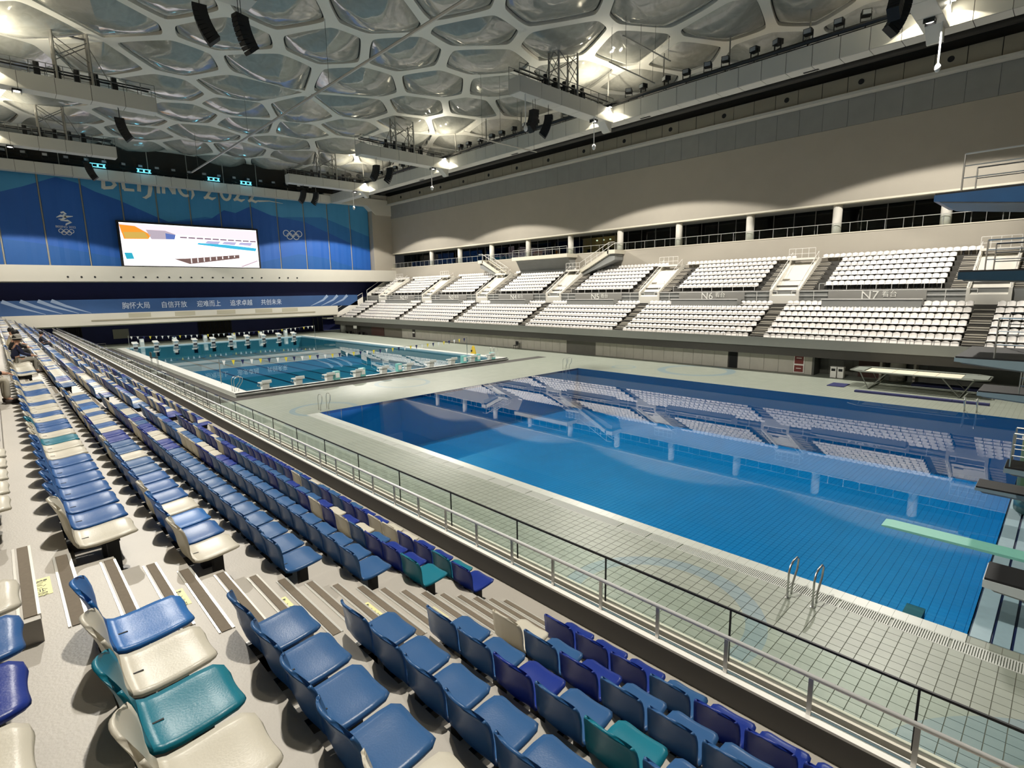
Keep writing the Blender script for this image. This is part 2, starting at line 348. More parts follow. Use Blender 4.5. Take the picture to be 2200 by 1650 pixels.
# glass guard with black cap on the kerb
GLASS = clear_mat('guard_glass', (0.93,0.97,0.95,1), 1.35)
gg = thing('glass_guard', 'clear glass guard with thin black cap along the front kerb', 'glass guard', (5.76,0,2.83))
MB().box(-0.012,0.012,SY0,SY1,0.655,0.68).build('cap', DARKM, gg)
gp = MB().box(-0.008,0.008,-0.01,0.01,0,0.66).mesh('glass_post', DARKM); pane = MB().box(-0.004,0.004,0.012,1.773,0.03,0.655).mesh('pane', GLASS)
n = 0
while 4.18-1.785*4+1.785*n < SY1-1.8:
    yv = 4.18-1.785*4+1.785*n; link('glass_post', gp, gg).location = (0,yv,0); link('pane', pane, gg).location = (0,yv,0); n += 1
# white tubular front railing
rl = thing('front_railing', 'long white tubular railing on the parapet of the near stand', 'railing', (5.55,0,2.83))
MB().tube([(0,SY0,0.44),(0,SY1,0.44)],0.026,12).build('top_rail', mat('rail_white', S(244,244,242), 0.3), rl, True)
pm = MB().box(-0.012,0.012,-0.022,0.022,0,0.42).mesh('post', ALU)
n = 0
while 3.22-0.885*8+0.885*n < SY1: link('post', pm, rl).location = (0,3.22-0.885*8+0.885*n,0); n += 1
# low wall of the exit at the top rows
vw = struct(MB().box(-1.3,-0.13,8.6,13.4,TZ(7),TZ(7)+0.22).build('wall_exit', TERR), 'low wall beside the exit in the near stand')
box('navy_board', NAVY, vw, -1.3,-0.15,9.6,13.4,TZ(7)+0.22,TZ(7)+1.0)
# ---- north stand ----------------------------------------------------
NY0, NY1 = -14.0, 98.0
STAIRS = [4.65+14.57*i for i in range(-1,7)]         # centre lines of the lower stairs / exits above
def NX(k): return 47.64+RP*(k-1)                     # lower tier seat front edge
def UX(j): return 54.6+RP*(j-1); 
def UZ(j): return 6.87+RR*(j-1)
nb = MB()
nb.prism([(46.8,2.27),(46.8,3.01),(46.95,3.01),(46.95,2.46),(48,2.46),(48,2.1),(47.8,2.1)], 'y', NY0, NY1)
north = struct(nb.build('floor_north_stand', mat('north_fascia', S(150,152,146), 0.6, var=0.05)), 'concrete terraces of the far side stand')
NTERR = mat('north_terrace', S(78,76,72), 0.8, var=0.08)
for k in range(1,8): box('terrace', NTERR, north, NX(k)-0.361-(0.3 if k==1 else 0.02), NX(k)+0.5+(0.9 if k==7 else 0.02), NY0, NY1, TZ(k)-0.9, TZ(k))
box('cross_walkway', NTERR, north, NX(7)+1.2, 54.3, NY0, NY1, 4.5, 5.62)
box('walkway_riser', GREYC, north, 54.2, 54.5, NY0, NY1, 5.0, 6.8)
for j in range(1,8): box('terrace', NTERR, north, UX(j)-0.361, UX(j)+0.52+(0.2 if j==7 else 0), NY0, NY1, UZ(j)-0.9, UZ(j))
NST = mat('stair_concrete', S(190,184,172), 0.75, var=0.06)
bl = ['N8','N7','N6','N5','N4','N3','N2','N1']
RISER_D = mat('riser_dark', S(62,60,57), 0.85)  # dark riser strips between the pale treads
for i,yc in enumerate(STAIRS[1:],1):
    st = thing('stair_flight', f'grey concrete stairs between lower seat blocks {bl[i-1]} and {bl[i]}', 'stairs', (47.2,yc,TZ(1)), group='lower stair flights')
    stm = MB().box(0,0.03,-0.58,0.58,-0.15,-0.07).mesh('riser', RISER_D)
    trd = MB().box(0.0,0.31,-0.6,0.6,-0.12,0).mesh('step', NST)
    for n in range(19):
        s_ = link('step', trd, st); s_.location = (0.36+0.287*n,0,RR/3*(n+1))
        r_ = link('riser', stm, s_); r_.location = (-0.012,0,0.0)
    for sgn,nm in ((1,bl[i]),(-1,bl[i-1])):
        if yc+sgn*1.9 > NY1: continue
        st = thing('stair_flight', f'grey concrete stairs climbing beside the upper {nm} seats next to the {bl[i-1]}/{bl[i]} exit', 'stairs', (54.2,yc+sgn*1.78,UZ(1)), group='upper stair flights')
        tr2 = MB().box(0.0,0.31,-0.52,0.52,-0.12,0).mesh('step', NST)
        for n in range(18):
            s_ = link('step', tr2, st); s_.location = (0.05+0.287*n,0,RR/3*n+0.02)
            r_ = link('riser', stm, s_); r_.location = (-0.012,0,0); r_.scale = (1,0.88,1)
# exits (white sloping side walls) between the upper blocks
VW = mat('exit_white', S(228,224,214), 0.55, var=0.03)
for i,yc in enumerate(STAIRS[1:],1):
    v = thing('exit_portal', f'cream stadium exit with sloping side walls between upper {bl[i-1]} and {bl[i]} seats', 'exit', (54.0,yc,5.62), group='stadium exits')
    for s in (-1,1):
        MB().prism([(0,0),(0,1.25),(5.1,4.35),(5.6,4.35),(5.6,0)], 'y', s*1.2-0.11, s*1.2+0.11).build('side_wall', VW, v)
        rl_ = MB().tube([(0.05,s*1.2,1.25),(0.05,s*1.2,1.6),(5.1,s*1.2,4.95),(5.1,s*1.2,4.35)],0.025,6)
        for q in range(1,4): rl_.tube([(0.05+1.25*q,s*1.2,1.25+0.76*q),(0.05+1.25*q,s*1.2,1.62+0.82*q)],0.02,5)
        rl_.build('handrail', WHITE, v)
    MB().prism([(0,0),(0,0.75),(4.1,3.6),(5.1,3.9),(5.1,0)],'y',-1.09,1.09).build('tunnel_roof', VW, v)
    box('shelf', mat('exit_shelf', S(150,140,124), 0.6), v, 2.0,2.3,0.3,0.9,2.2,2.32)
    box('landing', VW, v, 4.0,5.6,-1.2,1.2,4.15,4.35)
    gq = MB()
    for y_ in (-1.2,-0.6,0,0.6,1.2): gq.tube([(4.1,y_,4.35),(4.1,y_,5.25)],0.02,5)
    for z_ in (4.75,5.25): gq.tube([(4.1,-1.2,z_),(4.1,1.2,z_)],0.022,5)
    gq.build('landing_rail', WHITE, v)
# block signs: N2 ... N7
PG = mat('sign_panel_grey', S(150,148,143), 0.6, var=0.04); LET = mat('sign_letter_white', S(246,244,238), 0.5)
for i in range(1,8):
    ya, yb = STAIRS[i-1]+0.65 if i > 0 else NY0, STAIRS[i]-0.65
    ya, yb = STAIRS[i]+0.65, (STAIRS[i+1]-0.65 if i+1 < len(STAIRS) else NY1)
    yc = (ya+yb)/2; nm = bl[i]
    t = thing('block_sign', f'grey balustrade panel lettered {nm} between the two tiers' if nm != 'N1' else 'plain grey balustrade at the far end of the stand', 'balustrade', (54.12,yc,5.62), group='block balustrades')
    hw = 3.55 if nm != 'N1' else 1.6
    box('panel', PG, t, -0.03,0.03,-hw,hw,0.35,1.12)
    q = MB().tube([(0,-(yb-ya)/2,1.16),(0,(yb-ya)/2,1.16)],0.03,6).tube([(0,-(yb-ya)/2,0.75),(0,(yb-ya)/2,0.75)],0.02,5)
    q.build('top_rail', WHITE, t)
    npst = max(3,int((yb-ya)/1.7))
    for n in range(npst+1): MB().tube([(0,-(yb-ya)/2+(yb-ya)*n/npst,0),(0,-(yb-ya)/2+(yb-ya)*n/npst,1.16)],0.025,5).build('post', WHITE, t)
    if nm != 'N1':
        text('lettering', nm, 0.95, LET, (-0.05,0.35,0.72), (0,-1,0), (0,0,1), t, 0.01, 1.1)
        text('lettering', '看台', 0.55, LET, (-0.05,-1.05,0.80), (0,-1,0), (0,0,1), t, 0.01)
        bx_ = thing('camera_box', f'grey boxed ledge with white lip below the {nm} lettering', 'ledge box', (53.0,yc,TZ(7)), group='ledge boxes')
        box('box', mat('ledge_grey', S(140,141,138), 0.6), bx_, -0.55,0.45,-3.55,3.55,0,0.88)
        box('lip', WHITE, bx_, -0.6,-0.5,-3.6,3.6,0.88,0.95)
    # guard rail in front of the first upper row
    if nm != 'N1':
        g_ = thing('tier_guard', f'white guard rail below the first upper row of block {nm}', 'railing', (54.35,yc,6.8), group='upper tier guards')
        q = MB().tube([(0,-4.4,0.62),(0,4.4,0.62)],0.022,6).tube([(0,-4.4,0.05),(0,4.4,0.05)],0.03,6); q.build('rail', WHITE, g_)
        for n in range(9): MB().tube([(0,-4.4+1.1*n,0),(0,-4.4+1.1*n,0.62)],0.022,5).build('post', WHITE, g_)
# front railing of the north stand
nr = thing('stand_railing', 'thin grey railing along the front edge of the far side stand', 'railing', (46.9,0,3.01))
MB().tube([(0,NY0,0.40),(0,NY1,0.40)],0.022,6).tube([(0,NY0,0.2),(0,NY1,0.2)],0.014,5).build('rail', GREYM, nr)
pm2 = MB().tube([(0,0,0),(0,0,0.40)],0.018,5).mesh('post', GREYM)
for n in range(82): link('post', pm2, nr).location = (0,NY0+1.37*n,0)
# far end of the stand: sloping solid balustrade with rail
fe = thing('end_balustrade', 'white sloping balustrade closing the far end of the side stand', 'balustrade', (0,98.0,0))
MB().prism([(46.9,2.6),(46.9,3.3),(53.2,6.6),(53.2,5.0)],'y',0,0.2).build('lower_wall', VW, fe)
MB().prism([(54.2,5.6),(54.2,7.2),(60.4,10.9),(60.4,8.0)],'y',0,0.2).build('upper_wall', VW, fe)
MB().tube([(46.9,0.1,3.3),(46.9,0.1,4.1),(53.2,0.1,7.4),(53.2,0.1,6.6)],0.03,6).tube([(54.2,0.1,7.2),(54.2,0.1,7.9),(60.2,0.1,11.5)],0.03,6).build('handrail', WHITE, fe)
MB().box(45.6,47.2,0.2,2.4,2.6,2.85).tube([(45.7,2.3,2.85),(45.7,2.3,3.7),(47.2,2.3,3.7)],0.025,5).build('landing', mat('landing_grey', S(190,188,180), 0.6), fe)
# ---- wall under the north stand -------------------------------------
nwall = struct(MB().box(47.95,48.4,14.4,NY1,0,2.3).build('wall_north_base', mat('joint_dark', S(70,68,64), 0.9)), 'fair-faced concrete panel wall under the far side stand')
def cpanel(a,b_,z1=2.2): MB().box(47.88,47.96,a+0.012,b_-0.012,0.02,z1).build('panel', PANELC, nwall)
y_ = 21.5
while y_ < 75.8:
    w_ = random.choice((1.05,1.2,1.3,0.9)); 
    if not (36.3 < y_+w_/2 < 41): cpanel(y_, min(y_+w_,76))
    y_ += w_
for a,c in ((14.45,15.0),(15.9,17.1),(17.1,18.3),(18.3,19.5),(19.5,20.6)): cpanel(a,c)
MB().box(47.90,47.97,15.0,15.9,0.02,2.2).build('panel', PANELC, nwall)
box('recess', mat('recess_grey', S(112,110,104), 0.9, var=0.1), nwall, 47.94,47.97,36.3,41.0,0.0,2.2)
box('dark_slot', mat('slot_black', S(24,26,26), 0.9), nwall, 47.93,47.97,20.7,21.4,0,2.2)
for z_ in range(9): box('block_course', mat('block_wall', S(118,113,103), 0.85, var=0.12, scale=2), nwall, 47.90,47.97,76.1,81.5,0.02+0.24*z_,0.24*z_+0.25)
box('door', mat('brown_door', S(74,44,38), 0.6, var=0.1), nwall, 47.90,47.97,81.7,86.0,0,2.2)
MB().lathe([(0.75,0),(0.75,2.4)],48.1,96.3,20).build('column', GREYC, nwall, True)
nw2 = struct(MB().box(49.4,49.8,-14,14.4,0,2.4).box(47.9,49.8,14.3,14.45,0,2.3).build('wall_north_recess', mat('dark_tile_wall', S(84,86,80), 0.5, var=0.15, scale=3)), 'dark tiled recessed wall under the right end of the far side stand')
wt = mat('wall_tile', S(96,97,90), 0.35, var=0.12, scale=2)
wtm = MB().box(-0.01,0.01,-0.285,0.285,-0.285,0.285).mesh('tile', wt)
for a in range(12):
    for c in range(4): link('tile', wtm, nw2).location = (49.39,14.0-0.6*a-0.3+0.3,0.32+0.6*c) if 14-0.6*a > 8 else (49.39,14.0-0.6*a,0.32+0.6*c)
box('door', mat('brown_door2', S(70,44,36), 0.6, var=0.1), nw2, 49.30,49.36,9.9,11.5,0,2.25)
MB().box(48.2,49.4,7.6,7.75,0,2.3).box(48.2,49.4,9.7,9.85,0,2.3).build('pier', mat('pier_pale', S(190,184,172), 0.7), nw2)
MB().lathe([(0.5,0),(0.5,2.4)],48.6,8.75,20).build('column', mat('column_pale', S(176,172,162), 0.7), nw2, True)
for yv in (9.55,8.05):
    sg = tag(box('wall_sign', mat('sign_navy', S(22,34,86), 0.4), None, 48.12,48.16,yv-0.25,yv+0.25,1.72,2.06), 'small navy wall sign on the pier nearer the bins' if yv > 9 else 'small navy wall sign on the pier nearer the trampoline', 'sign', 'navy wall signs')
    MB().tube([(48.11,yv-0.1,1.88),(48.11,yv+0.05,1.93),(48.11,yv+0.12,1.86)],0.025,5).box(48.105,48.12,yv-0.15,yv+0.15,1.8,1.82).build('print', LET, sg)
# ---- balcony and upper north wall -----------------------------------
bal = struct(MB().box(60.5,61.0,NY0,100,9.0,12.19).box(61,67.2,NY0,100,11.7,11.95).build('wall_balcony', PLASTER), 'pale plaster parapet of the gallery above the far side stand')
box('cap', CREAM, bal, 60.45,61.05,NY0,100,12.19,12.28)
upw = struct(MB().box(60.9,61.6,NY0-12,100,15.2,22.1).build('wall_north', PLASTER), 'tall plain plaster wall above the gallery')
box('edge_strip', CREAM, upw, 60.84,61.6,NY0,100,15.05,15.22)
box('gallery_ceiling', GREYC, upw, 61.6,66,NY0,100,15.05,15.4)
box('backing', mat('strip_back', S(96,97,94), 0.9), upw, 61.0,61.5,NY0-12,100,22.1,24.6)
for n in range(59):
    a = NY0-12+2.15*n
    if a < 98: box('panel', GREYC, upw, 60.86,61.02,a+0.012,min(a+2.138,100),22.12,24.58)
box('ledge', BEAMM, upw, 59.9,61.6,NY0-12,100,24.6,24.85)
box('upper_backing', mat('upper_dark', S(60,58,53), 0.9), upw, 60.25,60.6,NY0-12,100,24.85,26.3)
PB = mat('upper_panel', S(150,143,126), 0.75, var=0.08, scale=0.5); hm = MB().lathe([(0.24,0),(0.24,0.05)],0,0,14).mesh('vent_hole', BLACK)
for n in range(59):
    a = NY0-12+2.15*n
    if a > 97: continue
    p_ = box('panel', PB, upw, 60.12,60.26,a+0.03,a+2.12,24.87,26.28)
    if n % 3 == 1: q = link('vent_hole', hm, p_); q.location = (60.10,a+1.07,25.6); q.rotation_euler = (0,math.pi/2,0)
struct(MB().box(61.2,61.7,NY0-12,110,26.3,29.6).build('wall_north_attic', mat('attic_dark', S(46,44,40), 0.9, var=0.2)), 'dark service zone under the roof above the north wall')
# gallery glazing, columns, railing
GG = clear_mat('gallery_glass', (0.22,0.27,0.27,1), 1.5)
win = struct(MB().box(64.48,64.5,NY0,100,11.95,15.05).build('window_1', GG), 'dark glazed front of the gallery rooms')
mm = MB().box(-0.04,0.04,-0.035,0.035,0,3.1).mesh('mullion', GREYM)
for n in range(53): link('mullion', mm, win).location = (64.46,NY0+2.14*n,11.95)
struct(MB().box(67,67.2,NY0,100,11.7,15.4).build('wall_gallery_back', mat('gallery_back', S(40,44,46), 0.8, var=0.3, scale=0.4)), 'dark back wall of the gallery rooms')
room = thing('lit_room', 'warm lit room with ceiling lamps behind the gallery glass', 'room', (66.2,0,11.95))
box('back_panel', mat('glowing_warm_wall', S(222,176,112), 0.7, var=0.15, scale=1.5, emit=S(240,180,105), estr=0.55), room, 0.6,0.7,47.0,53.6,0,3.0)  # wall colour emits, standing in for lamplight on the room's back wall
for yv in (48.2,49.4,50.6): MB().lathe([(0.02,2.6),(0.14,2.55),(0.14,2.45),(0.02,2.4)],0.2,yv,10).build('lamp', glow('warm_lamp', (1,0.85,0.6,1), 14), room)
for yv in (52.0,49.2,48.0): MB().box(0.0,0.4,yv-0.3,yv+0.3,0,1.3).build('furniture', mat('dark_brown', S(60,46,34), 0.7), room)
COLM = mat('column_white', S(222,218,208), 0.6, var=0.03)
for n in range(11):
    yv = 8.8+8.57*n-8.57*1
    tag(MB().lathe([(0.41,11.95),(0.41,15.1)],61.6,yv,20).build('gallery_column', COLM, None, True), f'round pale gallery column, {ORD[n+1]} along from the diving towers', 'column', 'gallery columns')
gr_ = thing('gallery_railing', 'white railing with thin posts along the gallery parapet', 'railing', (60.95,0,12.28))
MB().tube([(0,NY0,0.95),(0,100,0.95)],0.03,6).build('rail', ALU, gr_)
MB().box(0.03,0.04,NY0,100,0.05,0.9).build('pane', clear_mat('rail_glass', (0.95,0.97,0.96,1), 1.3), gr_)
pm3 = MB().tube([(0,0,0),(0,0,0.95)],0.022,5).mesh('post', ALU)
for n in range(80): link('post', pm3, gr_).location = (0,NY0+1.43*n,0)
# landing and stairs from gallery to upper tier
ld = thing('gallery_landing', 'cream landing projecting from the gallery with a glass railing', 'landing', (60.5,55.1,11.6))
MB().box(-2.3,0.0,-5.6,5.4,0.15,0.65).build('slab', CREAM, ld); MB().prism([(-1.6,0.15),(0,0.15),(0,-1.9),(-0.3,-1.9)],'y',-5.2,5.2).build('corbel', GREYC, ld)
q = MB().tube([(-2.2,-5.5,1.65),(-2.2,5.3,1.65)],0.03,6)
for n in range(9): q.tube([(-2.2,-5.5+1.35*n,0.65),(-2.2,-5.5+1.35*n,1.65)],0.022,5)
q.build('railing', ALU, ld)
for nm,ya,yb,lab in (('a',42.6,47.4,'cream stair dropping from the gallery toward the exit between N4 and N5'),('b',67.6,62.9,'cream stair dropping from the gallery toward the exit between N3 and N4')):
    st = thing('gallery_stair', lab, 'stairs', (60.5,ya,11.6), group='gallery stairs'); L_ = yb-ya; s_ = 1 if L_ > 0 else -1
    MB().box(-2.2,0,-1.0*s_ if s_>0 else -0.2,0.2 if s_>0 else 1.0,0.15,0.65).build('landing', CREAM, st)
    MB().prism([(0,0.65),(L_,-1.7),(L_,-2.2),(0,0.1)],'x',-2.2,-2.0).prism([(0,0.65),(L_,-1.7),(L_,-2.2),(0,0.1)],'x',-0.9,-0.7).build('stringer', CREAM, st)
    for n in range(14): MB().box(-2.0,-0.9,min(L_*n/14,L_*(n+1)/14),max(L_*n/14,L_*(n+1)/14),0.45-2.35*n/14-0.06,0.45-2.35*n/14).build('step', NST, st)
    MB().prism([(0,0.1),(L_,-2.2),(L_*0.9,-2.4),(-0.8*s_,-0.6),(-0.8*s_,0.1)],'x',-1.9,-0.1).build('underside', GREYC, st)
    q = MB()
    for xx in (-2.1,-0.8):
        q.tube([(xx,-0.9*s_,1.6),(xx,0,1.6),(xx,L_,-0.75)],0.03,6)
        for n in range(6): q.tube([(xx,L_*n/5,0.5-2.35*n/5),(xx,L_*n/5,1.6-2.35*n/5)],0.02,5)
    q.build('railing', WHITE, st)
# ---- far end wall ---------------------------------------------------
FY = 100.0
ban = bpy.data.materials.new('banner_print'); ban.use_nodes = True
nt = ban.node_tree; bs = nt.nodes['Principled BSDF']; L = nt.links.new; N = nt.nodes.new
geo = N('ShaderNodeNewGeometry'); sp = N('ShaderNodeSeparateXYZ'); L(geo.outputs['Position'], sp.inputs[0])
def ridge(pts):
    mr = N('ShaderNodeMapRange'); mr.inputs['From Min'].default_value = 0; mr.inputs['From Max'].default_value = 58; L(sp.outputs['X'], mr.inputs['Value'])
    fc = N('ShaderNodeFloatCurve'); c = fc.mapping.curves[0]
    P = [(x/58,(z-10)/20) for x,z in pts]
    c.points[0].location = P[0]; c.points[1].location = P[-1]
    for p in P[1:-1]: c.points.new(*p)
    for p in c.points: p.handle_type = 'VECTOR'
    fc.mapping.update(); L(mr.outputs[0], fc.inputs['Value'])
    zz = N('ShaderNodeMapRange'); zz.inputs['From Min'].default_value = 10; zz.inputs['From Max'].default_value = 30; L(sp.outputs['Z'], zz.inputs['Value'])
    lt = N('ShaderNodeMath'); lt.operation = 'LESS_THAN'; L(zz.outputs[0], lt.inputs[0]); L(fc.outputs[0], lt.inputs[1]); return lt.outputs[0]
nz = N('ShaderNodeTexNoise'); nz.inputs['Scale'].default_value = 0.12; nz.inputs['Detail'].default_value = 3; L(geo.outputs['Position'], nz.inputs['Vector'])
def mix2(f, a, b_):
    m_ = N('ShaderNodeMix'); m_.data_type = 'RGBA'; L(f, m_.inputs['Factor'])
    for s_,v_ in (('A',a),('B',b_)):
        if isinstance(v_, tuple): m_.inputs[s_].default_value = v_
        else: L(v_, m_.inputs[s_])
    return m_.outputs['Result']
sky = mix2(nz.outputs['Fac'], S(52,130,180), S(72,152,200))
back = mix2(nz.outputs['Fac'], S(34,104,172), S(42,118,184))
front = mix2(nz.outputs['Fac'], S(20,74,156), S(30,100,186))
low = mix2(nz.outputs['Fac'], S(18,80,150), S(24,92,164))
c_ = mix2(ridge([(0,17),(10,18.2),(20,18.5),(27,20.0),(33,19.4),(40,21),(47,21.5),(58,18)]), sky, back)
c_ = mix2(ridge([(0,20.6),(2.75,21.3),(5,22.2),(8.7,23.9),(10.9,23.4),(12.9,22.4),(15.6,21.5),(19.6,19.7),(21.8,18.8),(25.4,19.3),(27.9,19.8),(29.9,21.3),(31.7,21.0),(34.2,22.3),(37.5,21.1),(43.5,20.4),(48.3,18.6),(53.4,16.6),(58,15.5)]), c_, front)
c_ = mix2(ridge([(0,15.5),(6,14.8),(14,13.2),(20,12.2),(30,11.6),(36,13.2),(42,14.6),(47,14.0),(52,12.6),(58,11.5)]), c_, low)
L(c_, bs.inputs['Base Color']); bs.inputs['Roughness'].default_value = 0.6
far = struct(MB().box(-4,61,FY+0.3,FY+0.8,9.5,29.4).build('wall_far', mat('far_wall_grey', S(168,166,158), 0.8, var=0.05)), 'end wall behind the blue banners')
SEAMS = [-2.55,2.05,6.66,11.26,15.96,20.4,24.9,29.35,34.2,38.6,43.4,47.95,52.5,56.6]
for a,c in zip(SEAMS,SEAMS[1:]):
    n_ = 8; ban_mb = MB(); vs = []; w_ = (c-a-0.22)
    for i in range(n_+1):
        xx = a+0.11+w_*i/n_; yo = FY+0.03*math.sin(i*2.4+a)*(0.6 if 0<i<n_ else 0)
        vs += [(xx,yo,11.9),(xx,yo,25.5 if c < 54 else 24.4)]
    ban_mb.add(vs+[(x_,y_+0.12,z_) for x_,y_,z_ in vs], [(2*i,2*i+2,2*i+3,2*i+1) for i in range(n_)]+[(2*n_+2+2*i,2*n_+3+2*i,2*n_+5+2*i,2*n_+4+2*i) for i in range(n_)])
    ban_mb.build('banner_panel', ban, far)
for a in SEAMS[1:-1]: MB().tube([(a,FY+0.12,11.8),(a,FY+0.12,25.4)],0.07,6).build('banner_pole', mat('pole_grey', S(176,172,160), 0.6), far)
struct(MB().box(-4,56.5,FY+0.05,FY+0.29,25.55,29.2).build('wall_far_attic', mat('attic_dark', S(46,44,40), 0.9, var=0.2)), 'dark wall piece above the banners')  # dark piece added over the grey end wall
led = struct(MB().box(-4,60.5,97.0,FY+0.5,9.58,11.75).build('trim_2', SLAB), 'cream ledge below the banners with a row of small round holes')
hm2 = MB().lathe([(0.13,0),(0.13,0.04)],0,0,10).mesh('vent_hole', BLACK)
for xx in [8.1,9.6,11.1]+[14.14+1.52*i for i in range(14)]+[36.9,38.4,40.0]:
    q = link('vent_hole', hm2, led); q.location = (xx,96.98,10.2); q.rotation_euler = (math.pi/2,0,0)
struct(MB().box(-4,60.5,101.5,102,6.6,9.7).build('wall_far_recess', NAVY), 'dark navy recess under the ledge')
stripm = mat('slogan_blue', S(44,78,126), 0.5, var=0.25, scale=0.25)
strip = struct(MB().box(-4,52,98.0,98.3,5.05,7.05).build('wall_slogan', stripm), 'blue slogan band across the end wall')
for i,s_ in enumerate(('胸怀大局','自信开放','迎难而上','追求卓越','共创未来')):
    text('lettering', s_, 1.05, mat('slogan_white', S(196,206,222), 0.5), (15.7+4.95*i,97.97,6.0), (1,0,0), (0,0,1), strip, 0.01, 0.85)
WSH = mat('brush_white', S(138,156,184), 0.6)
for a,s_ in ((1.0,1),(2.8,1),(4.6,1),(6.0,1),(43.5,-1),(45.5,-1),(47.5,-1)):
    MB().ribbon([(a,7.0) if s_>0 else (a+2.4,7.0),(a+1.5,6.2),(a+4.2,5.15) if s_>0 else (a-1,5.15)], [0.5,0.34,0.05], lambda u,v,t: (u,97.99-t,v), 0.01).build('brush_stroke', WSH, strip)
slab = struct(MB().prism([(97.4,5.05),(97.4,3.41),(98.4,3.2),(106,3.2),(106,5.05)],'x',-4,47.5).build('trim_3', SLAB), 'cream slab edge across the far end above the dark wall')
box('service_strip', mat('strip_tan', S(150,143,124), 0.7), slab, 10.0,43.0,97.34,97.42,3.95,4.15)
for a in (14.5,20.5,26.5,32.5,37.0): box('access_panel', mat('access_tan', S(178,172,152), 0.7), slab, a,a+2.8,97.37,97.41,4.3,4.95)
fb = struct(MB().box(-4,52,105.5,106,0,3.3).build('wall_far_base', NAVY), 'dark navy wall at deck level at the far end')
for a,c in ((7.4,9.6),(25.5,31.0)):
    n_ = int((c-a)/0.18)
    for i in range(n_): MB().tube([(a+0.18*i,105.4+0.06*math.sin(i*2.1),0.05),(a+0.18*i,105.4+0.06*math.sin(i*2.1),3.1)],0.09,6).build('curtain_fold', mat('curtain_brown', S(52,48,52), 0.9, var=0.2), fb)
box('notice_board', mat('notice_grey', S(168,168,158), 0.6), fb, 13.3,15.4,105.38,105.5,0.8,2.3)
box('double_door', mat('door_navy', S(28,36,74), 0.5), fb, 46.0,47.8,105.35,105.5,0,2.6)
for xx in (45.95,46.9,47.85): box('door_frame', GREYM, fb, xx-0.05,xx+0.05,105.3,105.5,0,2.7)
struct(MB().box(56.6,61.4,98.6,FY+0.3,9.5,26.5).build('wall_far_return', PLASTER), 'plaster return wall beside the banners')
struct(MB().prism([(46.8,25.6),(61.4,25.6),(61.4,22.6),(57.4,22.6),(55.6,24.2),(47.6,24.2)],'y',98.4,FY).build('trim_4', SLAB), 'cream canopy edge in the far corner')
# enclosing walls never seen directly
struct(MB().box(-12.5,-12,-27,106,0,29.6).build('wall_south', PLASTER)); struct(MB().box(-12.5,62,-27,-26.5,0,29.6).build('wall_near', PLASTER))
struct(MB().box(-4.2,-4,96,106,0,29.6).build('wall_far_side', PLASTER))
struct(MB().box(-12.5,-4,96,96.3,0,29.6).build('wall_far_corner', PLASTER))
# ---- ceiling of air cushions ---------------------------------------
CZ = 29.2
SITES = [(49.8,17.1),(48.3,23.2),(55.6,23.3),(41.7,25.0),(51.2,28.7),(45.9,31.3),(34.4,31.6),(40.1,34.6),(28.8,35.9),(33.0,38.0),(46.7,38.5),(25.2,41.2),(37.6,42.6),(19.1,45.9),(30.7,46.2),(42.6,46.4),(48.5,49.1),(24.7,49.2),(12.6,49.8),(37.6,50.1),(17.4,52.7),(45.2,53.6),(31.1,55.1),(9.2,55.5),(22.4,57.6),(40.5,57.6),(52.9,57.8),(47.1,59.8),(15.4,61.2),(4.6,61.3),(35.0,62.4),(42.6,63.7),(22.2,64.9),(9.8,66.1),(4.0,68.7),(30.1,68.2),(16.2,70.1),(38.1,70.4),(24.4,71.5),(33.2,76.1),(20.1,77.6),(27.3,77.7),(40.8,79.3),(7.6,80.2),(34.0,83.0),(15.2,83.5),(23.7,85.2),(44.1,87.4),(9.7,87.4),(38.7,89.6),(17.3,90.6),(30.1,91.4),(24.3,94.2),(18.6,97.7),(37.4,97.6),(30.9,99.9),(22.5,103.8)]
rs = random.Random(3); tries = 0
X0,X1,Y0,Y1 = -12.0,61.5,-26.5,107.0
while tries < 6000:
    tries += 1; c = (rs.uniform(X0,X1), rs.uniform(Y0,Y1))
    if all((c[0]-s_[0])**2+(c[1]-s_[1])**2 > 6.2**2 for s_ in SITES): SITES.append(c)
def voronoi(i):
    poly = [(X0,Y0),(X1,Y0),(X1,Y1),(X0,Y1)]; a = SITES[i]
    for j,b_ in enumerate(SITES):
        if j == i or (a[0]-b_[0])**2+(a[1]-b_[1])**2 > 900: continue
        mx,my = (a[0]+b_[0])/2,(a[1]+b_[1])/2; nx,ny = b_[0]-a[0],b_[1]-a[1]; out = []
        for k in range(len(poly)):
            p,q = poly[k],poly[(k+1)%len(poly)]; dp = (p[0]-mx)*nx+(p[1]-my)*ny; dq = (q[0]-mx)*nx+(q[1]-my)*ny
            if dp <= 0: out.append(p)
            if dp*dq < 0: t = dp/(dp-dq); out.append((p[0]+t*(q[0]-p[0]),p[1]+t*(q[1]-p[1])))
        poly = out
    # drop tiny edges
    res = [p for k,p in enumerate(poly) if math.dist(p,poly[k-1]) > 0.02]
    return res
FRM = mat('roof_frame', S(214,212,202), 0.55, var=0.06, scale=0.6)
GASK = mat('roof_gasket', S(40,40,38), 0.7)
CUSH = bpy.data.materials.new('air_cushion'); CUSH.use_nodes = True
nt = CUSH.node_tree; bs = nt.nodes['Principled BSDF']; N = nt.nodes.new; L = nt.links.new
geo = N('ShaderNodeNewGeometry'); nz = N('ShaderNodeTexNoise'); nz.inputs['Scale'].default_value = 0.9; nz.inputs['Detail'].default_value = 4; nz.inputs['Distortion'].default_value = 1.5; L(geo.outputs['Position'], nz.inputs['Vector'])
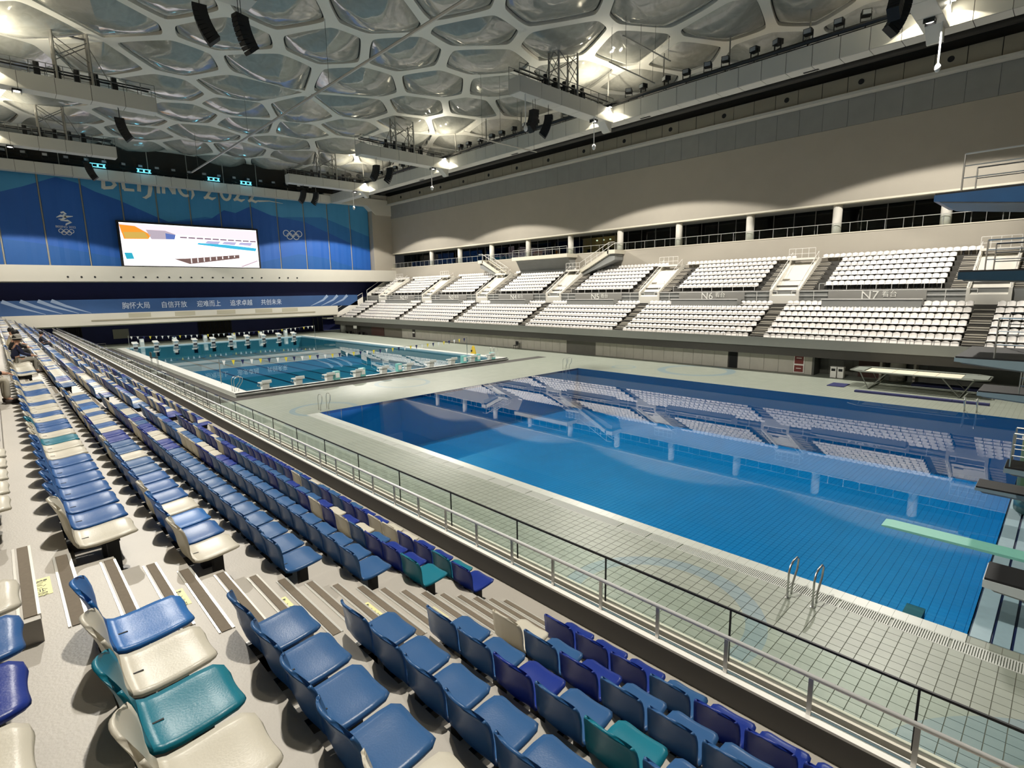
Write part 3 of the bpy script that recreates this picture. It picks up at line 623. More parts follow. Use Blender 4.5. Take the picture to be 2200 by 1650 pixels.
rp = N('ShaderNodeMix'); rp.data_type = 'RGBA'; rp.inputs['A'].default_value = S(128,129,123); rp.inputs['B'].default_value = S(172,171,162); L(nz.outputs['Fac'], rp.inputs['Factor']); L(rp.outputs['Result'], bs.inputs['Base Color'])
bs.inputs['Roughness'].default_value = 0.06; bs.inputs['Specular IOR Level'].default_value = 0.8
bp = N('ShaderNodeBump'); bp.inputs['Strength'].default_value = 0.25; bp.inputs['Distance'].default_value = 0.06; L(nz.outputs['Fac'], bp.inputs['Height']); L(bp.outputs[0], bs.inputs['Normal'])
ceil_mb = MB(); cushions = []
for i in range(len(SITES)):
    P = voronoi(i)
    if len(P) < 3: continue
    cx = sum(p[0] for p in P)/len(P); cy = sum(p[1] for p in P)/len(P)
    ins = []
    for k in range(len(P)):
        p = P[k]; dx,dy = cx-p[0],cy-p[1]; dl = math.hypot(dx,dy); t = min(0.45,0.52/dl); ins.append((p[0]+dx*t,p[1]+dy*t))
    # rounded outline (corner cutting)
    for it in range(3):
        o_ = []
        for k in range(len(ins)):
            p,q = ins[k],ins[(k+1)%len(ins)]; f = 0.10 if it == 0 else 0.25
            o_ += [(p[0]+(q[0]-p[0])*f,p[1]+(q[1]-p[1])*f),(p[0]+(q[0]-p[0])*(1-f),p[1]+(q[1]-p[1])*(1-f))]
        ins = o_
    O3 = [Vector((p[0],p[1],0)) for p in P]; I3 = [Vector((p[0],p[1],0)) for p in ins]
    allp = O3+I3; tris = tessellate_polygon([O3,I3])
    fs = []
    for t in tris:
        a,b_,c = (allp[k] for k in t); fs.append(t if (b_-a).cross(c-a).z < 0 else t[::-1])
    ceil_mb.cur = 0; ceil_mb.add([(p.x,p.y,CZ) for p in allp], fs)
    n_ = len(ins); ceil_mb.add([(p[0],p[1],CZ) for p in ins]+[(p[0],p[1],CZ+0.30) for p in ins], [(k,n_+k,n_+(k+1)%n_,(k+1)%n_) for k in range(n_)])
    ceil_mb.cur = 1; ceil_mb.add([(p[0],p[1],CZ+0.30) for p in ins]+[(cx+(p[0]-cx)*0.955,cy+(p[1]-cy)*0.955,CZ+0.30) for p in ins], [(k,n_+k,n_+(k+1)%n_,(k+1)%n_) for k in range(n_)])
    rad = sum(math.dist(p,(cx,cy)) for p in ins)/n_; dep = 0.30*rad
    cu = MB(); rings = (0.96,0.9,0.8,0.66,0.48,0.25); vs = []
    for r_ in rings: vs += [((p[0]-cx)*r_,(p[1]-cy)*r_,0.32-dep*(1-r_**2.2)) for p in ins]
    vs.append((0,0,0.32-dep)); fs = []
    for a in range(len(rings)-1): fs += [(a*n_+k,(a+1)*n_+k,(a+1)*n_+(k+1)%n_,a*n_+(k+1)%n_) for k in range(n_)]
    a = len(rings)-1; fs += [(a*n_+k,len(vs)-1,a*n_+(k+1)%n_) for k in range(n_)]
    cu.add(vs, fs); cushions.append(((cx,cy), cu.mesh('air_cushion', CUSH, True)))
ceil_mb.cur = 1; ceil_mb.quad((X0,Y0,CZ+0.5),(X1,Y0,CZ+0.5),(X1,Y1,CZ+0.5),(X0,Y1,CZ+0.5))
ceiling = struct(ceil_mb.build('ceiling', [FRM, GASK]), 'roof of glossy bulging air cushions in a white honeycomb frame')
for (cx,cy),me in cushions: link('air_cushion', me, ceiling).location = (cx,cy,CZ)
# ================================================================== ROOF RIG
def beam(name, label, kx, a0, a1, lo, hi, z0, z1, step, side):
    """boxed service beam; kx: 'y' runs along Y between a0..a1 with X lo..hi, 'x' the other way. side: sign of the panelled face"""
    t = thing(name, label, 'beam')
    core = MB()
    (core.box(lo+0.03,hi-0.03,a0,a1,z0+0.03,z1) if kx == 'y' else core.box(a0,a1,lo+0.03,hi-0.03,z0+0.03,z1)); core.build('core', mat('beam_core', S(110,108,102), 0.8), t)
    n = int((a1-a0)/step); st = (a1-a0)/n; g_ = 0.02
    m1 = (MB().box(-0.02,0.02,g_,st-g_,0,z1-z0) if kx == 'y' else MB().box(g_,st-g_,-0.02,0.02,0,z1-z0)).mesh('side_panel', BEAMM)
    m2 = (MB().box(0.04,hi-lo-0.04,g_,st-g_,-0.02,0.02) if kx == 'y' else MB().box(g_,st-g_,0.04,hi-lo-0.04,-0.02,0.02)).mesh('bottom_panel', BEAMM)
    for i in range(n):
        a = a0+st*i; f = lo if side < 0 else hi
        link('side_panel', m1, t).location = (f,a,z0) if kx == 'y' else (a,f,z0)
        link('bottom_panel', m2, t).location = (lo,a,z0) if kx == 'y' else (a,lo,z0)
    return t
BZ0, BZ1 = 23.9, 25.4
nbeam = beam('service_beam', 'long boxed white service beam running under the roof beside the north wall', 'y', -20, 98, 47.9, 49.3, BZ0, BZ1, 1.9, -1)
fbeam = beam('service_beam', 'boxed white service beam crossing in front of the blue banners', 'x', 0.6, 47.9, 98.0, 99.3, BZ0, BZ1-0.15, 1.9, -1)
sbeam = beam('service_beam', 'boxed white service beam above the near stand', 'y', -20, 98, 0.0, 1.4, BZ0, BZ1, 1.9, 1)
vent = MB().box(-0.12,0.12,-0.55,0.55,-0.03,0.0).mesh('vent_slot', BLACK)
for y_ in (1,16.5,31.5,50,70): link('vent_slot', vent, nbeam).location = (48.9,y_,BZ0-0.02)
def arm(yc, xr, xt, lab):
    """stub arm from the beam at xr to its tip at xt, with catwalk rail, hangers, floodlight"""
    s_ = 1 if xt > xr else -1; t = thing('lighting_arm', lab, 'lighting arm', (xr,yc,BZ0), 0 if s_ > 0 else math.pi, 'lighting arms'); Ln = abs(xt-xr)
    MB().box(0.02,Ln,-0.66,0.66,0.02,1.2).build('core', mat('beam_core', S(110,108,102), 0.8), t)
    n = 5; st = Ln/n
    for i in range(n):
        for e_ in (-0.70,0.66): MB().box(st*i+0.02,st*(i+1)-0.02,e_,e_+0.04,0,1.25).build('side_panel', BEAMM, t)
        MB().box(st*i+0.02,st*(i+1)-0.02,-0.69,0.69,-0.02,0.02).build('bottom_panel', BEAMM, t)
    MB().box(Ln,Ln+0.04,-0.70,0.70,0,1.25).build('end_panel', BEAMM, t)
    MB().prism([(-0.02,-0.02),(-0.02,-0.85),(0.25,-0.85),(1.2,-0.02)],'y',-0.45,0.45).build('gusset', BEAMM, t)
    for sy in (-0.66,0.66):
        for i in range(12): MB().tube([(Ln*i/11,sy,1.2),(Ln*i/11,sy,2.25)],0.025,5).build('rail_post', GREYM, t)
        MB().tube([(0,sy,2.25),(Ln,sy,2.25)],0.03,5).tube([(0,sy,1.8),(Ln,sy,1.8)],0.02,5).build('hand_rail', GREYM, t)
        MB().tube([(0.5,sy*0.5,1.95),(Ln-0.3,sy*0.5,1.95)],0.07,6).build('cable_duct', DARKM, t)
    for xx in (Ln*0.62,Ln*0.42):                      # lattice hanger to the roof
        q = MB()
        for sy in (-0.6,0.6): q.tube([(xx,sy,1.2),(xx,sy,5.25)],0.10,6)
        q.tube([(xx,-0.6,2.4),(xx,0.6,4.0)],0.04,5).tube([(xx,0.6,2.4),(xx,-0.6,4.0)],0.04,5).tube([(xx,-0.6,4.0),(xx,0.6,5.2)],0.04,5).tube([(xx,0.6,4.0),(xx,-0.6,5.2)],0.04,5)
        q.tube([(xx,0,4.6),(xx+1.6,0,1.3)],0.04,5)
        q.build('hanger', mat('hanger_grey', S(150,148,142), 0.5, 0.2), t)
    q = MB()
    for sy in (-0.6,0.6): q.tube([(Ln*0.42,sy,3.0),(Ln*0.62,sy,4.6)],0.04,5).tube([(Ln*0.62,sy,3.0),(Ln*0.42,sy,4.6)],0.04,5)
    q.tube([(Ln*0.42,0.6,5.2),(Ln*0.62,0.6,5.2)],0.08,5); q.build('cross_brace', GREYM, t)
    for i in range(5): MB().box(Ln*0.3+i*1.3,Ln*0.3+i*1.3+0.4,-0.25,0.25,1.2,2.0).lathe([(0.12,2.0),(0.2,2.1),(0.2,2.4),(0.1,2.45)],Ln*0.3+i*1.3+0.2,0,8).build('winch', DARKM, t)
    MB().box(2.0,2.6,-0.3,0.3,-0.16,0).box(2.0,2.03,-0.3,0.3,-0.3,-0.16).box(2.57,2.6,-0.3,0.3,-0.3,-0.16).build('flood_housing', DARKM, t)
    MB().lathe([(0.22,-0.19),(0.22,-0.165)],2.3,0,16).build('flood_lens', glow('flood_lens', (1,0.95,0.85,1), 6), t)
    # two working lamps at the root light the beam beside the arm
    for sy in (-1,1):
        MB().box(0.65,0.95,sy*0.86-0.12,sy*0.86+0.12,1.25,1.5).box(0.7,0.9,sy*0.72-0.04,sy*0.72+0.04,1.05,1.4).build('work_lamp', DARKM, t)
        MB().box(0.68,0.92,sy*0.86-0.1,sy*0.86+0.1,1.235,1.25).build('work_lamp_lens', glow('work_lens', (1,0.93,0.75,1), 120), t)
        l = flood('work_lamp_beam', (xr+s_*0.8,yc+sy*0.86,BZ0+1.2), 620, 63, 0.08, 0.05, (1,0.9,0.68))
        u = flood('ceiling_fill', (xr+s_*1.2,yc+sy*0.9,BZ0+2.3), 900, 76, 0.3, 0.12, (1,0.92,0.74)); u.rotation_euler = (math.pi,0,0)  # added upward spot without a fixture, brightens the ceiling
    return t
for n,yv in enumerate(ARMS_N): arm(yv, 47.9, 34.6, f'boxed lighting arm off the north beam, {ORD[n+1]} from the diving towers')
for n,yv in enumerate(ARMS_S):
    arm(yv, 1.4, 13.25, f'boxed lighting arm above the near stand, {ORD[n+1]} from the diving towers')
# line-array loudspeakers under the arm tips
spk = thing('line_array_speaker', '', 'loudspeaker', group='hanging loudspeakers')
for i in range(9):
    a = math.radians(-6+i*7.5); 
    me = MB().box(-0.55,0.55,-0.42,0.42,-0.30,0.0).mesh('cabinet', BLACK)
    o = link('cabinet', me, spk); o.location = (0.02*i*i*0.55,0,-0.30*i); o.rotation_euler = (0,-a*0.75,0)
MB().tube([(0,0.2,0),(0,0.2,1.42)],0.03,5).tube([(0,-0.2,0),(0,-0.2,1.42)],0.03,5).build('hanger', DARKM, spk)
first = True
def speaker(loc, rz, lab):
    global first
    o = spk if first else copy_tree(spk); first = False
    o.location = loc; o.rotation_euler = (0,0,rz); o['label'] = lab; o.scale = (0.66,0.66,0.66)
names = ['arm by the diving towers','second arm','third arm','fourth arm']
for n,yv in enumerate(ARMS_N):
    speaker((36.9,yv-0.1,BZ0-0.9), math.pi, f'black curved loudspeaker array under the north {names[n]}, front one')
    speaker((39.0,yv+0.1,BZ0-0.9), math.pi*0.75, f'black curved loudspeaker array under the north {names[n]}, rear one')
for n,yv in enumerate(ARMS_S):
    if n == 0: continue
    speaker((10.4,yv,BZ0-0.9), -0.3, f'black curved loudspeaker array under the south {names[n]}')
    if n == 1: speaker((12.4,yv-0.3,BZ0-0.9), 0.2, 'black curved loudspeaker array hanging at the top edge of the view')
# small floodlights standing on the beams
fl = thing('stage_floodlight', '', 'floodlight', group='floodlights on the beams')
MB().box(-0.28,0.28,-0.3,0.3,0.95,1.35).build('housing', DARKM, fl); MB().box(0.28,0.30,-0.25,0.25,1.0,1.3).build('lens', mat('lens_grey', S(150,155,160), 0.1, 0.2), fl)
MB().tube([(0,0,0),(0,0,0.6)],0.05,6).box(-0.05,0.05,-0.36,0.36,0.58,0.64).box(-0.05,0.05,-0.36,-0.31,0.6,1.2).box(-0.05,0.05,0.31,0.36,0.6,1.2).build('yoke', DARKM, fl)
firstf = True
def small_flood(loc, rz, lab):
    global firstf
    o = fl if firstf else copy_tree(fl); firstf = False
    o.location = (loc[0],loc[1],loc[2]+0.005); o.rotation_euler = (0,0,rz); o['label'] = lab
rf = random.Random(5); seg = ['before the first arm','between the first and second arms','between the second and third arms','between the third and fourth arms','beyond the fourth arm']; cnt = {}
for n in range(44):
    yv = 2.5+2.05*n+rf.uniform(-0.3,0.3)
    if any(abs(yv-a) < 1.3 for a in ARMS_N): continue
    k = sum(yv > a for a in ARMS_N); cnt[k] = cnt.get(k,0)+1
    small_flood((48.3,yv,BZ1), math.pi+rf.uniform(-0.5,0.5), f'small black floodlight on the north beam, {ORD[cnt[k]]} {seg[k]}')
for n in range(20):
    xv = 3.5+2.15*n; small_flood((xv,98.6,BZ1-0.15), -math.pi/2+rf.uniform(-0.4,0.4), f'small black floodlight on the banner beam, {ORD[n+1]} from its south end')
# suspension rods from roof to beams, handrail line along the north beam
q = thing('beam_catwalk', 'grey catwalk railing and hangers on top of the north beam', 'catwalk', (0,0,BZ1))
for yv in [4+6.4*i for i in range(15)]: MB().tube([(48.9,yv,0),(48.9,yv,3.7)],0.07,6).build('hanger', mat('hanger_grey', S(150,148,142), 0.5, 0.2), q)
MB().tube([(49.2,-15,0.9),(49.2,97,0.9)],0.05,5).tube([(49.2,-15,0.45),(49.2,97,0.45)],0.12,6).build('hand_rail', DARKM, q)
MB().tube([(48.0,-15,0.35),(48.0,97,0.35)],0.16,6).build('cable_duct', DARKM, q)
q = thing('beam_catwalk', 'grey catwalk railing and hangers on top of the banner beam', 'catwalk', (0,98.6,BZ1-0.15))
for xv in [4+5.2*i for i in range(9)]: MB().tube([(xv,0.3,0),(xv,0.3,3.9)],0.06,6).build('hanger', mat('hanger_grey', S(150,148,142), 0.5, 0.2), q)
MB().tube([(0.6,0.5,1.0),(47.9,0.5,1.0)],0.05,5).tube([(0.6,0.4,0.4),(47.9,0.4,0.4)],0.14,6).build('hand_rail', DARKM, q)
# ducts and pipes in the dark zone behind the north beam
for zz,rr,xx,lab in ((26.8,0.35,58.5,'thick dark service pipe below the roof by the north wall'),(27.5,0.22,56.8,'thin dark service pipe below the roof by the north wall')):
    tag(MB().tube([(xx,-15,zz),(xx,100,zz)],rr,8).build('service_pipe', mat('duct_dark', S(70,68,64), 0.6, 0.3), None, True), lab, 'pipe')
# cyan effect lights on the banner beam
CY = glow('cyan_lamp', (0.15,0.75,1.0,1), 2.2)
for n,(xv,lab) in enumerate(((13.4,'cyan glowing effect light on the banner beam above the letter B'),(18.9,'cyan glowing effect light on the banner beam above the letter J'),(28.3,'cyan glowing effect light on the banner beam above the first 2'),(33.2,'cyan glowing effect light on the banner beam above the last 2'))):
    t = thing('effect_light', lab, 'effect light', (xv,98.12,BZ1-0.15), group='cyan effect lights')
    MB().tube([(-0.9,0,0.25),(0.9,0,0.25)],0.05,5).tube([(-0.9,0,0.7),(0.9,0,0.7)],0.04,5).build('bar', CY, t)
    for a in (-0.7,0,0.7): MB().box(a-0.09,a+0.09,-0.1,0.1,0.36,0.58).build('lamp_head', CY, t)
    MB().tube([(-0.9,0,0),(-0.9,0,0.75)],0.03,5).build('upright', DARKM, t); MB().tube([(0.9,0,0),(0.9,0,0.75)],0.03,5).build('upright', DARKM, t)
    l = bpy.data.lights.new('cyan_glow','POINT'); l.energy = 22; l.color = (0.2,0.75,1); l.shadow_soft_size = 0.3; lo = bpy.data.objects.new('cyan_glow', l); lo.location = (xv,97.0,BZ1+0.4); COL.objects.link(lo)
# long thin rods hung below the roof
RODM = mat('rod_grey', S(176,174,168), 0.4, 0.4)
for pts,lab in ((((22.5,22,24.2),(22.4,87,24.2)),'very long thin grey tube slung under the middle of the roof'),
                (((39.2,27.5,27.2),(46.5,27.5,27.2)),'short dark rod hung under the roof nearest the top right corner'),
                (((40.8,30.0,26.4),(48.0,30.0,26.4)),'short dark rod hung under the roof just above the north beam'),
                (((38.0,44.0,22.6),(46.5,44.0,22.6)),'pale rod hanging below the north beam between two lighting arms')):
    t = thing('hanging_rod', lab, 'rod', (0,0,0), group='hanging rods')
    MB().tube(list(pts),0.06 if pts[0][0] > 23 else 0.11,6).build('rod', RODM, t)
    for f in (0.05,0.35,0.65,0.95):
        a = Vector(pts[0]).lerp(Vector(pts[1]),f); MB().tube([a,(a.x,a.y,CZ+0.1)],0.02,4).build('wire', GREYM, t)
# pendant lamps on thin poles
for n,(pp,lab) in enumerate((((45.0,34.8,23.9),'white pendant lamp hanging beside the second north arm'),((45.0,62.1,23.9),'white pendant lamp hanging beside the third north arm'),((45.0,84.0,23.9),'white pendant lamp hanging beside the fourth north arm'),((46.6,8.0,23.9),'white pendant lamp hanging at the top right beside the first north arm'),((35.4,34.8,23.9),'grey pendant sensor under the tip of the second north arm'))):
    t = thing('pendant_lamp', lab, 'pendant', pp, group='pendants under the arms')
    MB().tube([(0,0,0),(0,0,-2.6)],0.05,6).build('stem', WHITE, t); MB().lathe([(0.05,-2.5),(0.16,-2.65),(0.18,-2.85),(0.1,-3.02),(0.02,-3.05)],0,0,12).build('bulb', WHITE, t, True)
# ================================================================== END-WALL DISPLAY AND LETTERING
scr = thing('video_screen', 'large bright video screen below the BEIJING 2022 lettering', 'screen', (24.8,99.3,11.78))
box('frame', mat('screen_frame', S(12,12,16), 0.5), scr, -10.0,10.0,0.02,0.5,0.0,6.75)
SCR = 2.0
def em(n_,c): return glow('screen_'+n_, c if n_ == 'white' else tuple(x_*0.62 for x_ in c[:3])+(1,), SCR)
def onscr(name, poly, m, lay): MB().prism([(p[0]*19.4-9.7, 0.22+p[1]*6.25) for p in poly],'y',-0.004*lay,0.02).build(name, m, scr)
onscr('display', [(0,0),(1,0),(1,1),(0,1)], em('white', (1.0,0.93,0.95,1)), 0)
onscr('picture_roof', [(0,0.98),(1,0.98),(1,0.72),(0.38,0.78),(0,0.75)], em('rose', (0.92,0.72,0.76,1)), 1)
onscr('picture_stand', [(0.0,0.95),(0.1,0.93),(0.2,0.74),(0.18,0.64),(0.02,0.62)], em('orange', (0.80,0.28,0.03,1)), 2)
onscr('picture_seats', [(0.02,0.78),(0.16,0.80),(0.18,0.66),(0.03,0.64)], em('ochre', (0.55,0.36,0.08,1)), 3)
onscr('picture_block', [(0.17,0.86),(0.3,0.86),(0.37,0.78),(0.36,0.66),(0.2,0.64)], em('grey', (0.42,0.36,0.42,1)), 2)
onscr('picture_wall', [(0.3,0.80),(0.37,0.77),(0.36,0.66),(0.3,0.66)], em('blue', (0.10,0.16,0.42,1)), 3)
for i in range(10): onscr('picture_window', [(0.40+0.06*i,0.735-0.002*i),(0.45+0.06*i,0.735-0.002*i),(0.45+0.06*i,0.70-0.002*i),(0.40+0.06*i,0.70-0.002*i)], em('dark', (0.20,0.13,0.18,1)), 2)
for i in range(3): onscr('picture_lettering', [(0.60+0.13*i,0.66),(0.70+0.13*i,0.66),(0.68+0.13*i,0.58),(0.58+0.13*i,0.60)], em('lilac', (0.42,0.40,0.60,1)), 2)
onscr('picture_seat_band', [(0.53,0.60),(0.75,0.58),(0.99,0.52),(0.98,0.44),(0.8,0.48),(0.52,0.56)], em('cyan', (0.05,0.42,0.62,1)), 3)
onscr('picture_wedge', [(0.34,0.18),(0.44,0.2),(0.84,0.33),(0.84,0.24),(0.45,0.06)], em('brown', (0.16,0.10,0.09,1)), 2)  # brown wedge in the displayed picture
for i in range(8): onscr('picture_post', [(0.46+0.048*i,0.08+0.025*i),(0.468+0.048*i,0.085+0.025*i),(0.468+0.048*i,0.21+0.014*i),(0.46+0.048*i,0.20+0.014*i)], em('pale', (0.95,0.85,0.82,1)), 3)
onscr('picture_machine', [(0.01,0.30),(0.06,0.30),(0.07,0.16),(0.02,0.15)], em('teal', (0.03,0.35,0.48,1)), 2)
onscr('picture_rail', [(0.84,0.02),(0.99,0.2),(0.99,0.17),(0.86,0.01)], em('mauve', (0.5,0.36,0.42,1)), 2)
LW = mat('banner_lettering', S(216,214,204), 0.6)
def strokes(name, label, cat, org, lst, m, sc=1.0):
    t = thing(name, label, cat, (org[0],99.86,org[1]))
    for pts,w_ in lst: MB().ribbon([(p[0]*sc,p[1]*sc) for p in pts], [x_*sc for x_ in w_] if isinstance(w_,list) else w_*sc, lambda u,v,t_: (u,-t_,v), 0.015).build('brush_stroke', m, t)
    return t
def arc(cx,cy,rx,ry,a0,a1,n=10): return [(cx+rx*math.cos(math.radians(a0+(a1-a0)*i/n)),cy+ry*math.sin(math.radians(a0+(a1-a0)*i/n))) for i in range(n+1)]
two = [(arc(0.75,2.05,0.72,0.75,160,-30,9)+[(0.5,0.35),(0.15,0.12)],[0.3,0.4,0.45,0.5,0.5,0.5,0.5,0.48,0.45,0.42,0.42,0.4]),([(0.1,0.15),(0.7,0.35),(1.3,0.12),(1.9,0.42)],[0.35,0.45,0.42,0.12])]
LETT = {
 'B': (13.6,22.85,[([(0.35,0.05),(0.55,2.7)],[0.5,0.4]),([(0.5,2.6),(1.4,2.5),(1.65,2.0),(1.2,1.5),(0.6,1.4)],[0.3,0.4,0.45,0.4,0.3]),([(0.6,1.4),(1.5,1.3),(1.8,0.8),(1.4,0.35),(0.3,0.15)],[0.3,0.42,0.5,0.45,0.4])]),
 'E': (16.1,22.9,[([(0.4,2.6),(0.28,1.2),(0.35,0.2)],[0.45,0.45,0.45]),([(0.4,2.5),(1.5,2.7)],[0.35,0.3]),([(0.35,1.35),(1.35,1.5)],[0.3,0.28]),([(0.3,0.2),(1.6,0.2)],[0.42,0.36])]),
 'I': (18.0,22.95,[([(0.3,0.05),(0.5,2.7)],[0.5,0.42])]),
 'J': (18.6,22.0,[([(1.35,3.6),(1.2,1.6),(0.95,0.6),(0.4,0.15),(0.05,0.2)],[0.5,0.55,0.5,0.36,0.08])]),
 'I2': (20.4,22.95,[([(0.4,0.05),(0.5,2.7)],[0.48,0.42])]),
 'N': (21.2,23.0,[([(0.3,0.05),(0.45,2.6)],[0.46,0.4]),([(0.45,2.6),(1.7,0.15)],[0.42,0.5]),([(1.75,0.1),(1.9,2.7)],[0.4,0.36])]),
 'G': (23.5,22.9,[(arc(1.0,1.3,0.85,1.2,60,300,10),[0.3,0.4,0.45,0.5,0.5,0.5,0.48,0.46,0.42,0.4,0.34]),([(1.2,1.1),(2.0,1.15),(2.1,0.4),(1.75,-0.35)],[0.3,0.42,0.42,0.1])]),
 '2a': (27.0,22.8,two), '0': (29.6,22.9,[(arc(0.85,1.25,0.72,1.15,90,450,16),0.42)]), '2b': (31.5,22.95,two), '2c': (33.8,23.0,two)}
bt = thing('banner_title', 'white brush lettering BEIJING 2022 along the top of the blue banners', 'lettering', (0,99.98,0))
for k_,(ox,oz,lst) in LETT.items():
    for si,(pts,w_) in enumerate(lst): MB().ribbon([(p[0]+ox,p[1]+oz) for p in pts], w_, lambda u,v,t_: (u,-t_-(0.02+0.006*si if t_ > 0 else 0),v), 0.015).build('brush_stroke', LW, bt)
MB().ribbon([(35.6,23.3),(37.5,23.5),(39.8,23.3)],[0.3,0.16,0.05], lambda u,v,t_: (u,-t_,v), 0.015).build('brush_stroke', LW, bt)
# skating figure emblem with small rings, and the five rings
RW = mat('ring_white', S(232,236,240), 0.5)
def rings(t, cx, cz, r, w_):
    for i,(dx,dz) in enumerate(((-2.15,0.45),(0,0.45),(2.15,0.45),(-1.07,-0.5),(1.07,-0.5))):
        MB().ribbon(arc(cx+dx*r,cz+dz*r,r*0.95,r*0.95,0,360,22), w_, lambda u,v,t_: (u,-t_-0.004*i,v), 0.012).build('ring', RW, t)
t = thing('ring_emblem', 'five white interlocked rings on the banner beside the screen', 'emblem', (0,99.975,0)); rings(t, 41.1, 17.95, 0.54, 0.13)
t = thing('skater_emblem', 'white ribbon skater emblem with BEIJING 2022 and five rings on the banner', 'emblem', (0,99.975,0))
for pts,w_ in (([(8.1,18.45),(8.6,18.7),(9.2,18.62),(9.95,18.72)],[0.06,0.3,0.3,0.08]),([(8.65,19.1),(8.95,19.22),(9.2,19.0),(8.9,18.85)],[0.2,0.26,0.24,0.16]),([(9.2,18.6),(8.7,18.2),(8.3,18.25)],[0.3,0.26,0.06]),([(8.5,18.05),(9.3,18.1),(9.65,17.9),(9.1,17.6),(9.0,17.42)],[0.06,0.26,0.26,0.2,0.06])):
    MB().ribbon(pts, w_, lambda u,v,t_: (u,-t_,v), 0.012).build('brush_stroke', RW, t)
text('lettering', 'BEIJING 2022', 0.40, RW, (8.98,-0.01,17.2), (1,0,0), (0,0,1), t, 0.006, 1.0)
rings(t, 8.98, 16.52, 0.27, 0.075)
# ================================================================== SEATS
# profile (x forward, z up) and half width; origin on the tread below the seat centre
PAN = [(0.214,0.388,0.105),(0.224,0.406,0.150),(0.216,0.422,0.186),(0.17,0.431,0.222),(0.08,0.422,0.232),(0.0,0.412,0.232),(-0.09,0.404,0.230),(-0.16,0.406,0.226),(-0.205,0.424,0.224)]
BCK = [(-0.205,0.424,0.224),(-0.235,0.465,0.226),(-0.252,0.53,0.230),(-0.262,0.61,0.232),(-0.278,0.69,0.230),(-0.300,0.755,0.224),(-0.320,0.800,0.212),(-0.332,0.828,0.196),(-0.336,0.836,0.18)]
def shell(prof, nu, back, thick=0.022, skip=1):
    prof = [prof[i] for i in range(0,len(prof),skip)]
    if (len(prof)-1)*skip < 8: pass
    nv = len(prof); g = []; n2 = []
    for i,(x,z,hw) in enumerate(prof):
        a = prof[max(i-1,0)]; c = prof[min(i+1,nv-1)]; tx,tz = c[0]-a[0],c[1]-a[1]; l = math.hypot(tx,tz) or 1
        nx,nz = (tz/l,-tx/l)                                   # upper / front normal
        for k in range(nu):
            u = -1+2*k/(nu-1); cv = ((0.02+0.055*i/(nv-1)) if back else 0.016)*u*u
            edge = 0.010*max(0,abs(u)-0.75)/0.25; f_ = i/(nv-1)
            if back: g.append((x+cv-edge, u*hw, z-0.075*f_**3*abs(u)**2.5)); n2.append((nx,nz))
            else: g.append((x+nx*(cv-edge), u*hw, z+nz*(cv-edge))); n2.append((nx,nz))
    low = [(p[0]-n[0]*thick, p[1]*0.985, p[2]-n[1]*thick) for p,n in zip(g,n2)]
    m = MB(); N_ = len(g); fs = []
    for i in range(nv-1):
        for k in range(nu-1):
            a = i*nu+k; q = (a,a+nu,a+nu+1,a+1); fs.append(q); fs.append(tuple(N_+t for t in q[::-1]))
    ed = [i*nu for i in range(nv)]+[(nv-1)*nu+k for k in range(1,nu)]+[i*nu+nu-1 for i in range(nv-2,-1,-1)]+[k for k in range(nu-2,0,-1)]
    for a,c in zip(ed,ed[1:]+ed[:1]): fs.append((a,N_+a,N_+c,c))
    m.add(g+low, fs); return m
def plast(name, c, var=0.05):
    m = mat(name, c, 0.34, var=var, scale=5, bump=0.06, bscale=90, spec=0.42); nt = m.node_tree      # thin moulded plastic lets some light through
    tl = nt.nodes.new('ShaderNodeBsdfTranslucent'); tl.inputs[0].default_value = tuple(min(1,x**0.75) for x in c[:3])+(1,); mx = nt.nodes.new('ShaderNodeMixShader'); mx.inputs[0].default_value = 0.28
    nt.links.new(nt.nodes['Principled BSDF'].outputs[0], mx.inputs[1]); nt.links.new(tl.outputs[0], mx.inputs[2]); nt.links.new(mx.outputs[0], nt.nodes['Material Output'].inputs[0]); return m
COLR = {'white': plast('seat_white', S(222,216,200)), 'cobalt blue': plast('seat_cobalt', S(52,104,168)), 'steel blue': plast('seat_steel', S(58,104,156)),
        'royal blue': plast('seat_royal', S(34,60,152)), 'teal': plast('seat_teal', S(28,130,152)), 'azure blue': plast('seat_azure', S(54,122,194))}
pan_me = shell(PAN, 11, False).mesh('seat', COLR['white'], True); back_me = shell(BCK, 11, True).mesh('backrest', COLR['white'], True)
rib = MB()
for yv in (-0.12,0.12): rib.box(-0.285,-0.272,yv-0.012,yv+0.012,0.47,0.70)
for z_ in (0.48,0.54,0.60): rib.box(-0.287,-0.272,0.15,0.19,z_,z_+0.03)
brk = MB().box(-0.27,0.10,-0.03,0.03,0.31,0.385).box(0.0,0.09,-0.05,0.05,0.0,0.33).mesh('bracket', DARKM)
bolt = MB().box(-0.30,-0.262,0.19,0.25,0.33,0.365).mesh('mounting_clip', mat('clip_grey', S(190,188,180), 0.4, 0.4))
slot_me = MB().box(-0.165,-0.115,-0.006,0.006,0.403,0.4085).mesh('drain_slot', BLACK)
PAN_N = [(0.225,0.385,0.225),(0.232,0.41,0.236),(0.20,0.43,0.24),(0.12,0.428,0.24),(0.04,0.42,0.24),(-0.04,0.412,0.24),(-0.11,0.408,0.24),(-0.17,0.41,0.24),(-0.205,0.43,0.24)]
BCK_N = [(-0.205,0.43,0.24),(-0.225,0.46,0.24),(-0.24,0.50,0.24),(-0.255,0.55,0.24),(-0.27,0.60,0.24),(-0.286,0.66,0.24),(-0.300,0.72,0.239),(-0.309,0.76,0.234),(-0.312,0.772,0.22)]
pan_n = shell(PAN_N, 7, False).mesh('seat', COLR['white'], True); back_n = shell(BCK_N, 7, True).mesh('backrest', COLR['white'], True)
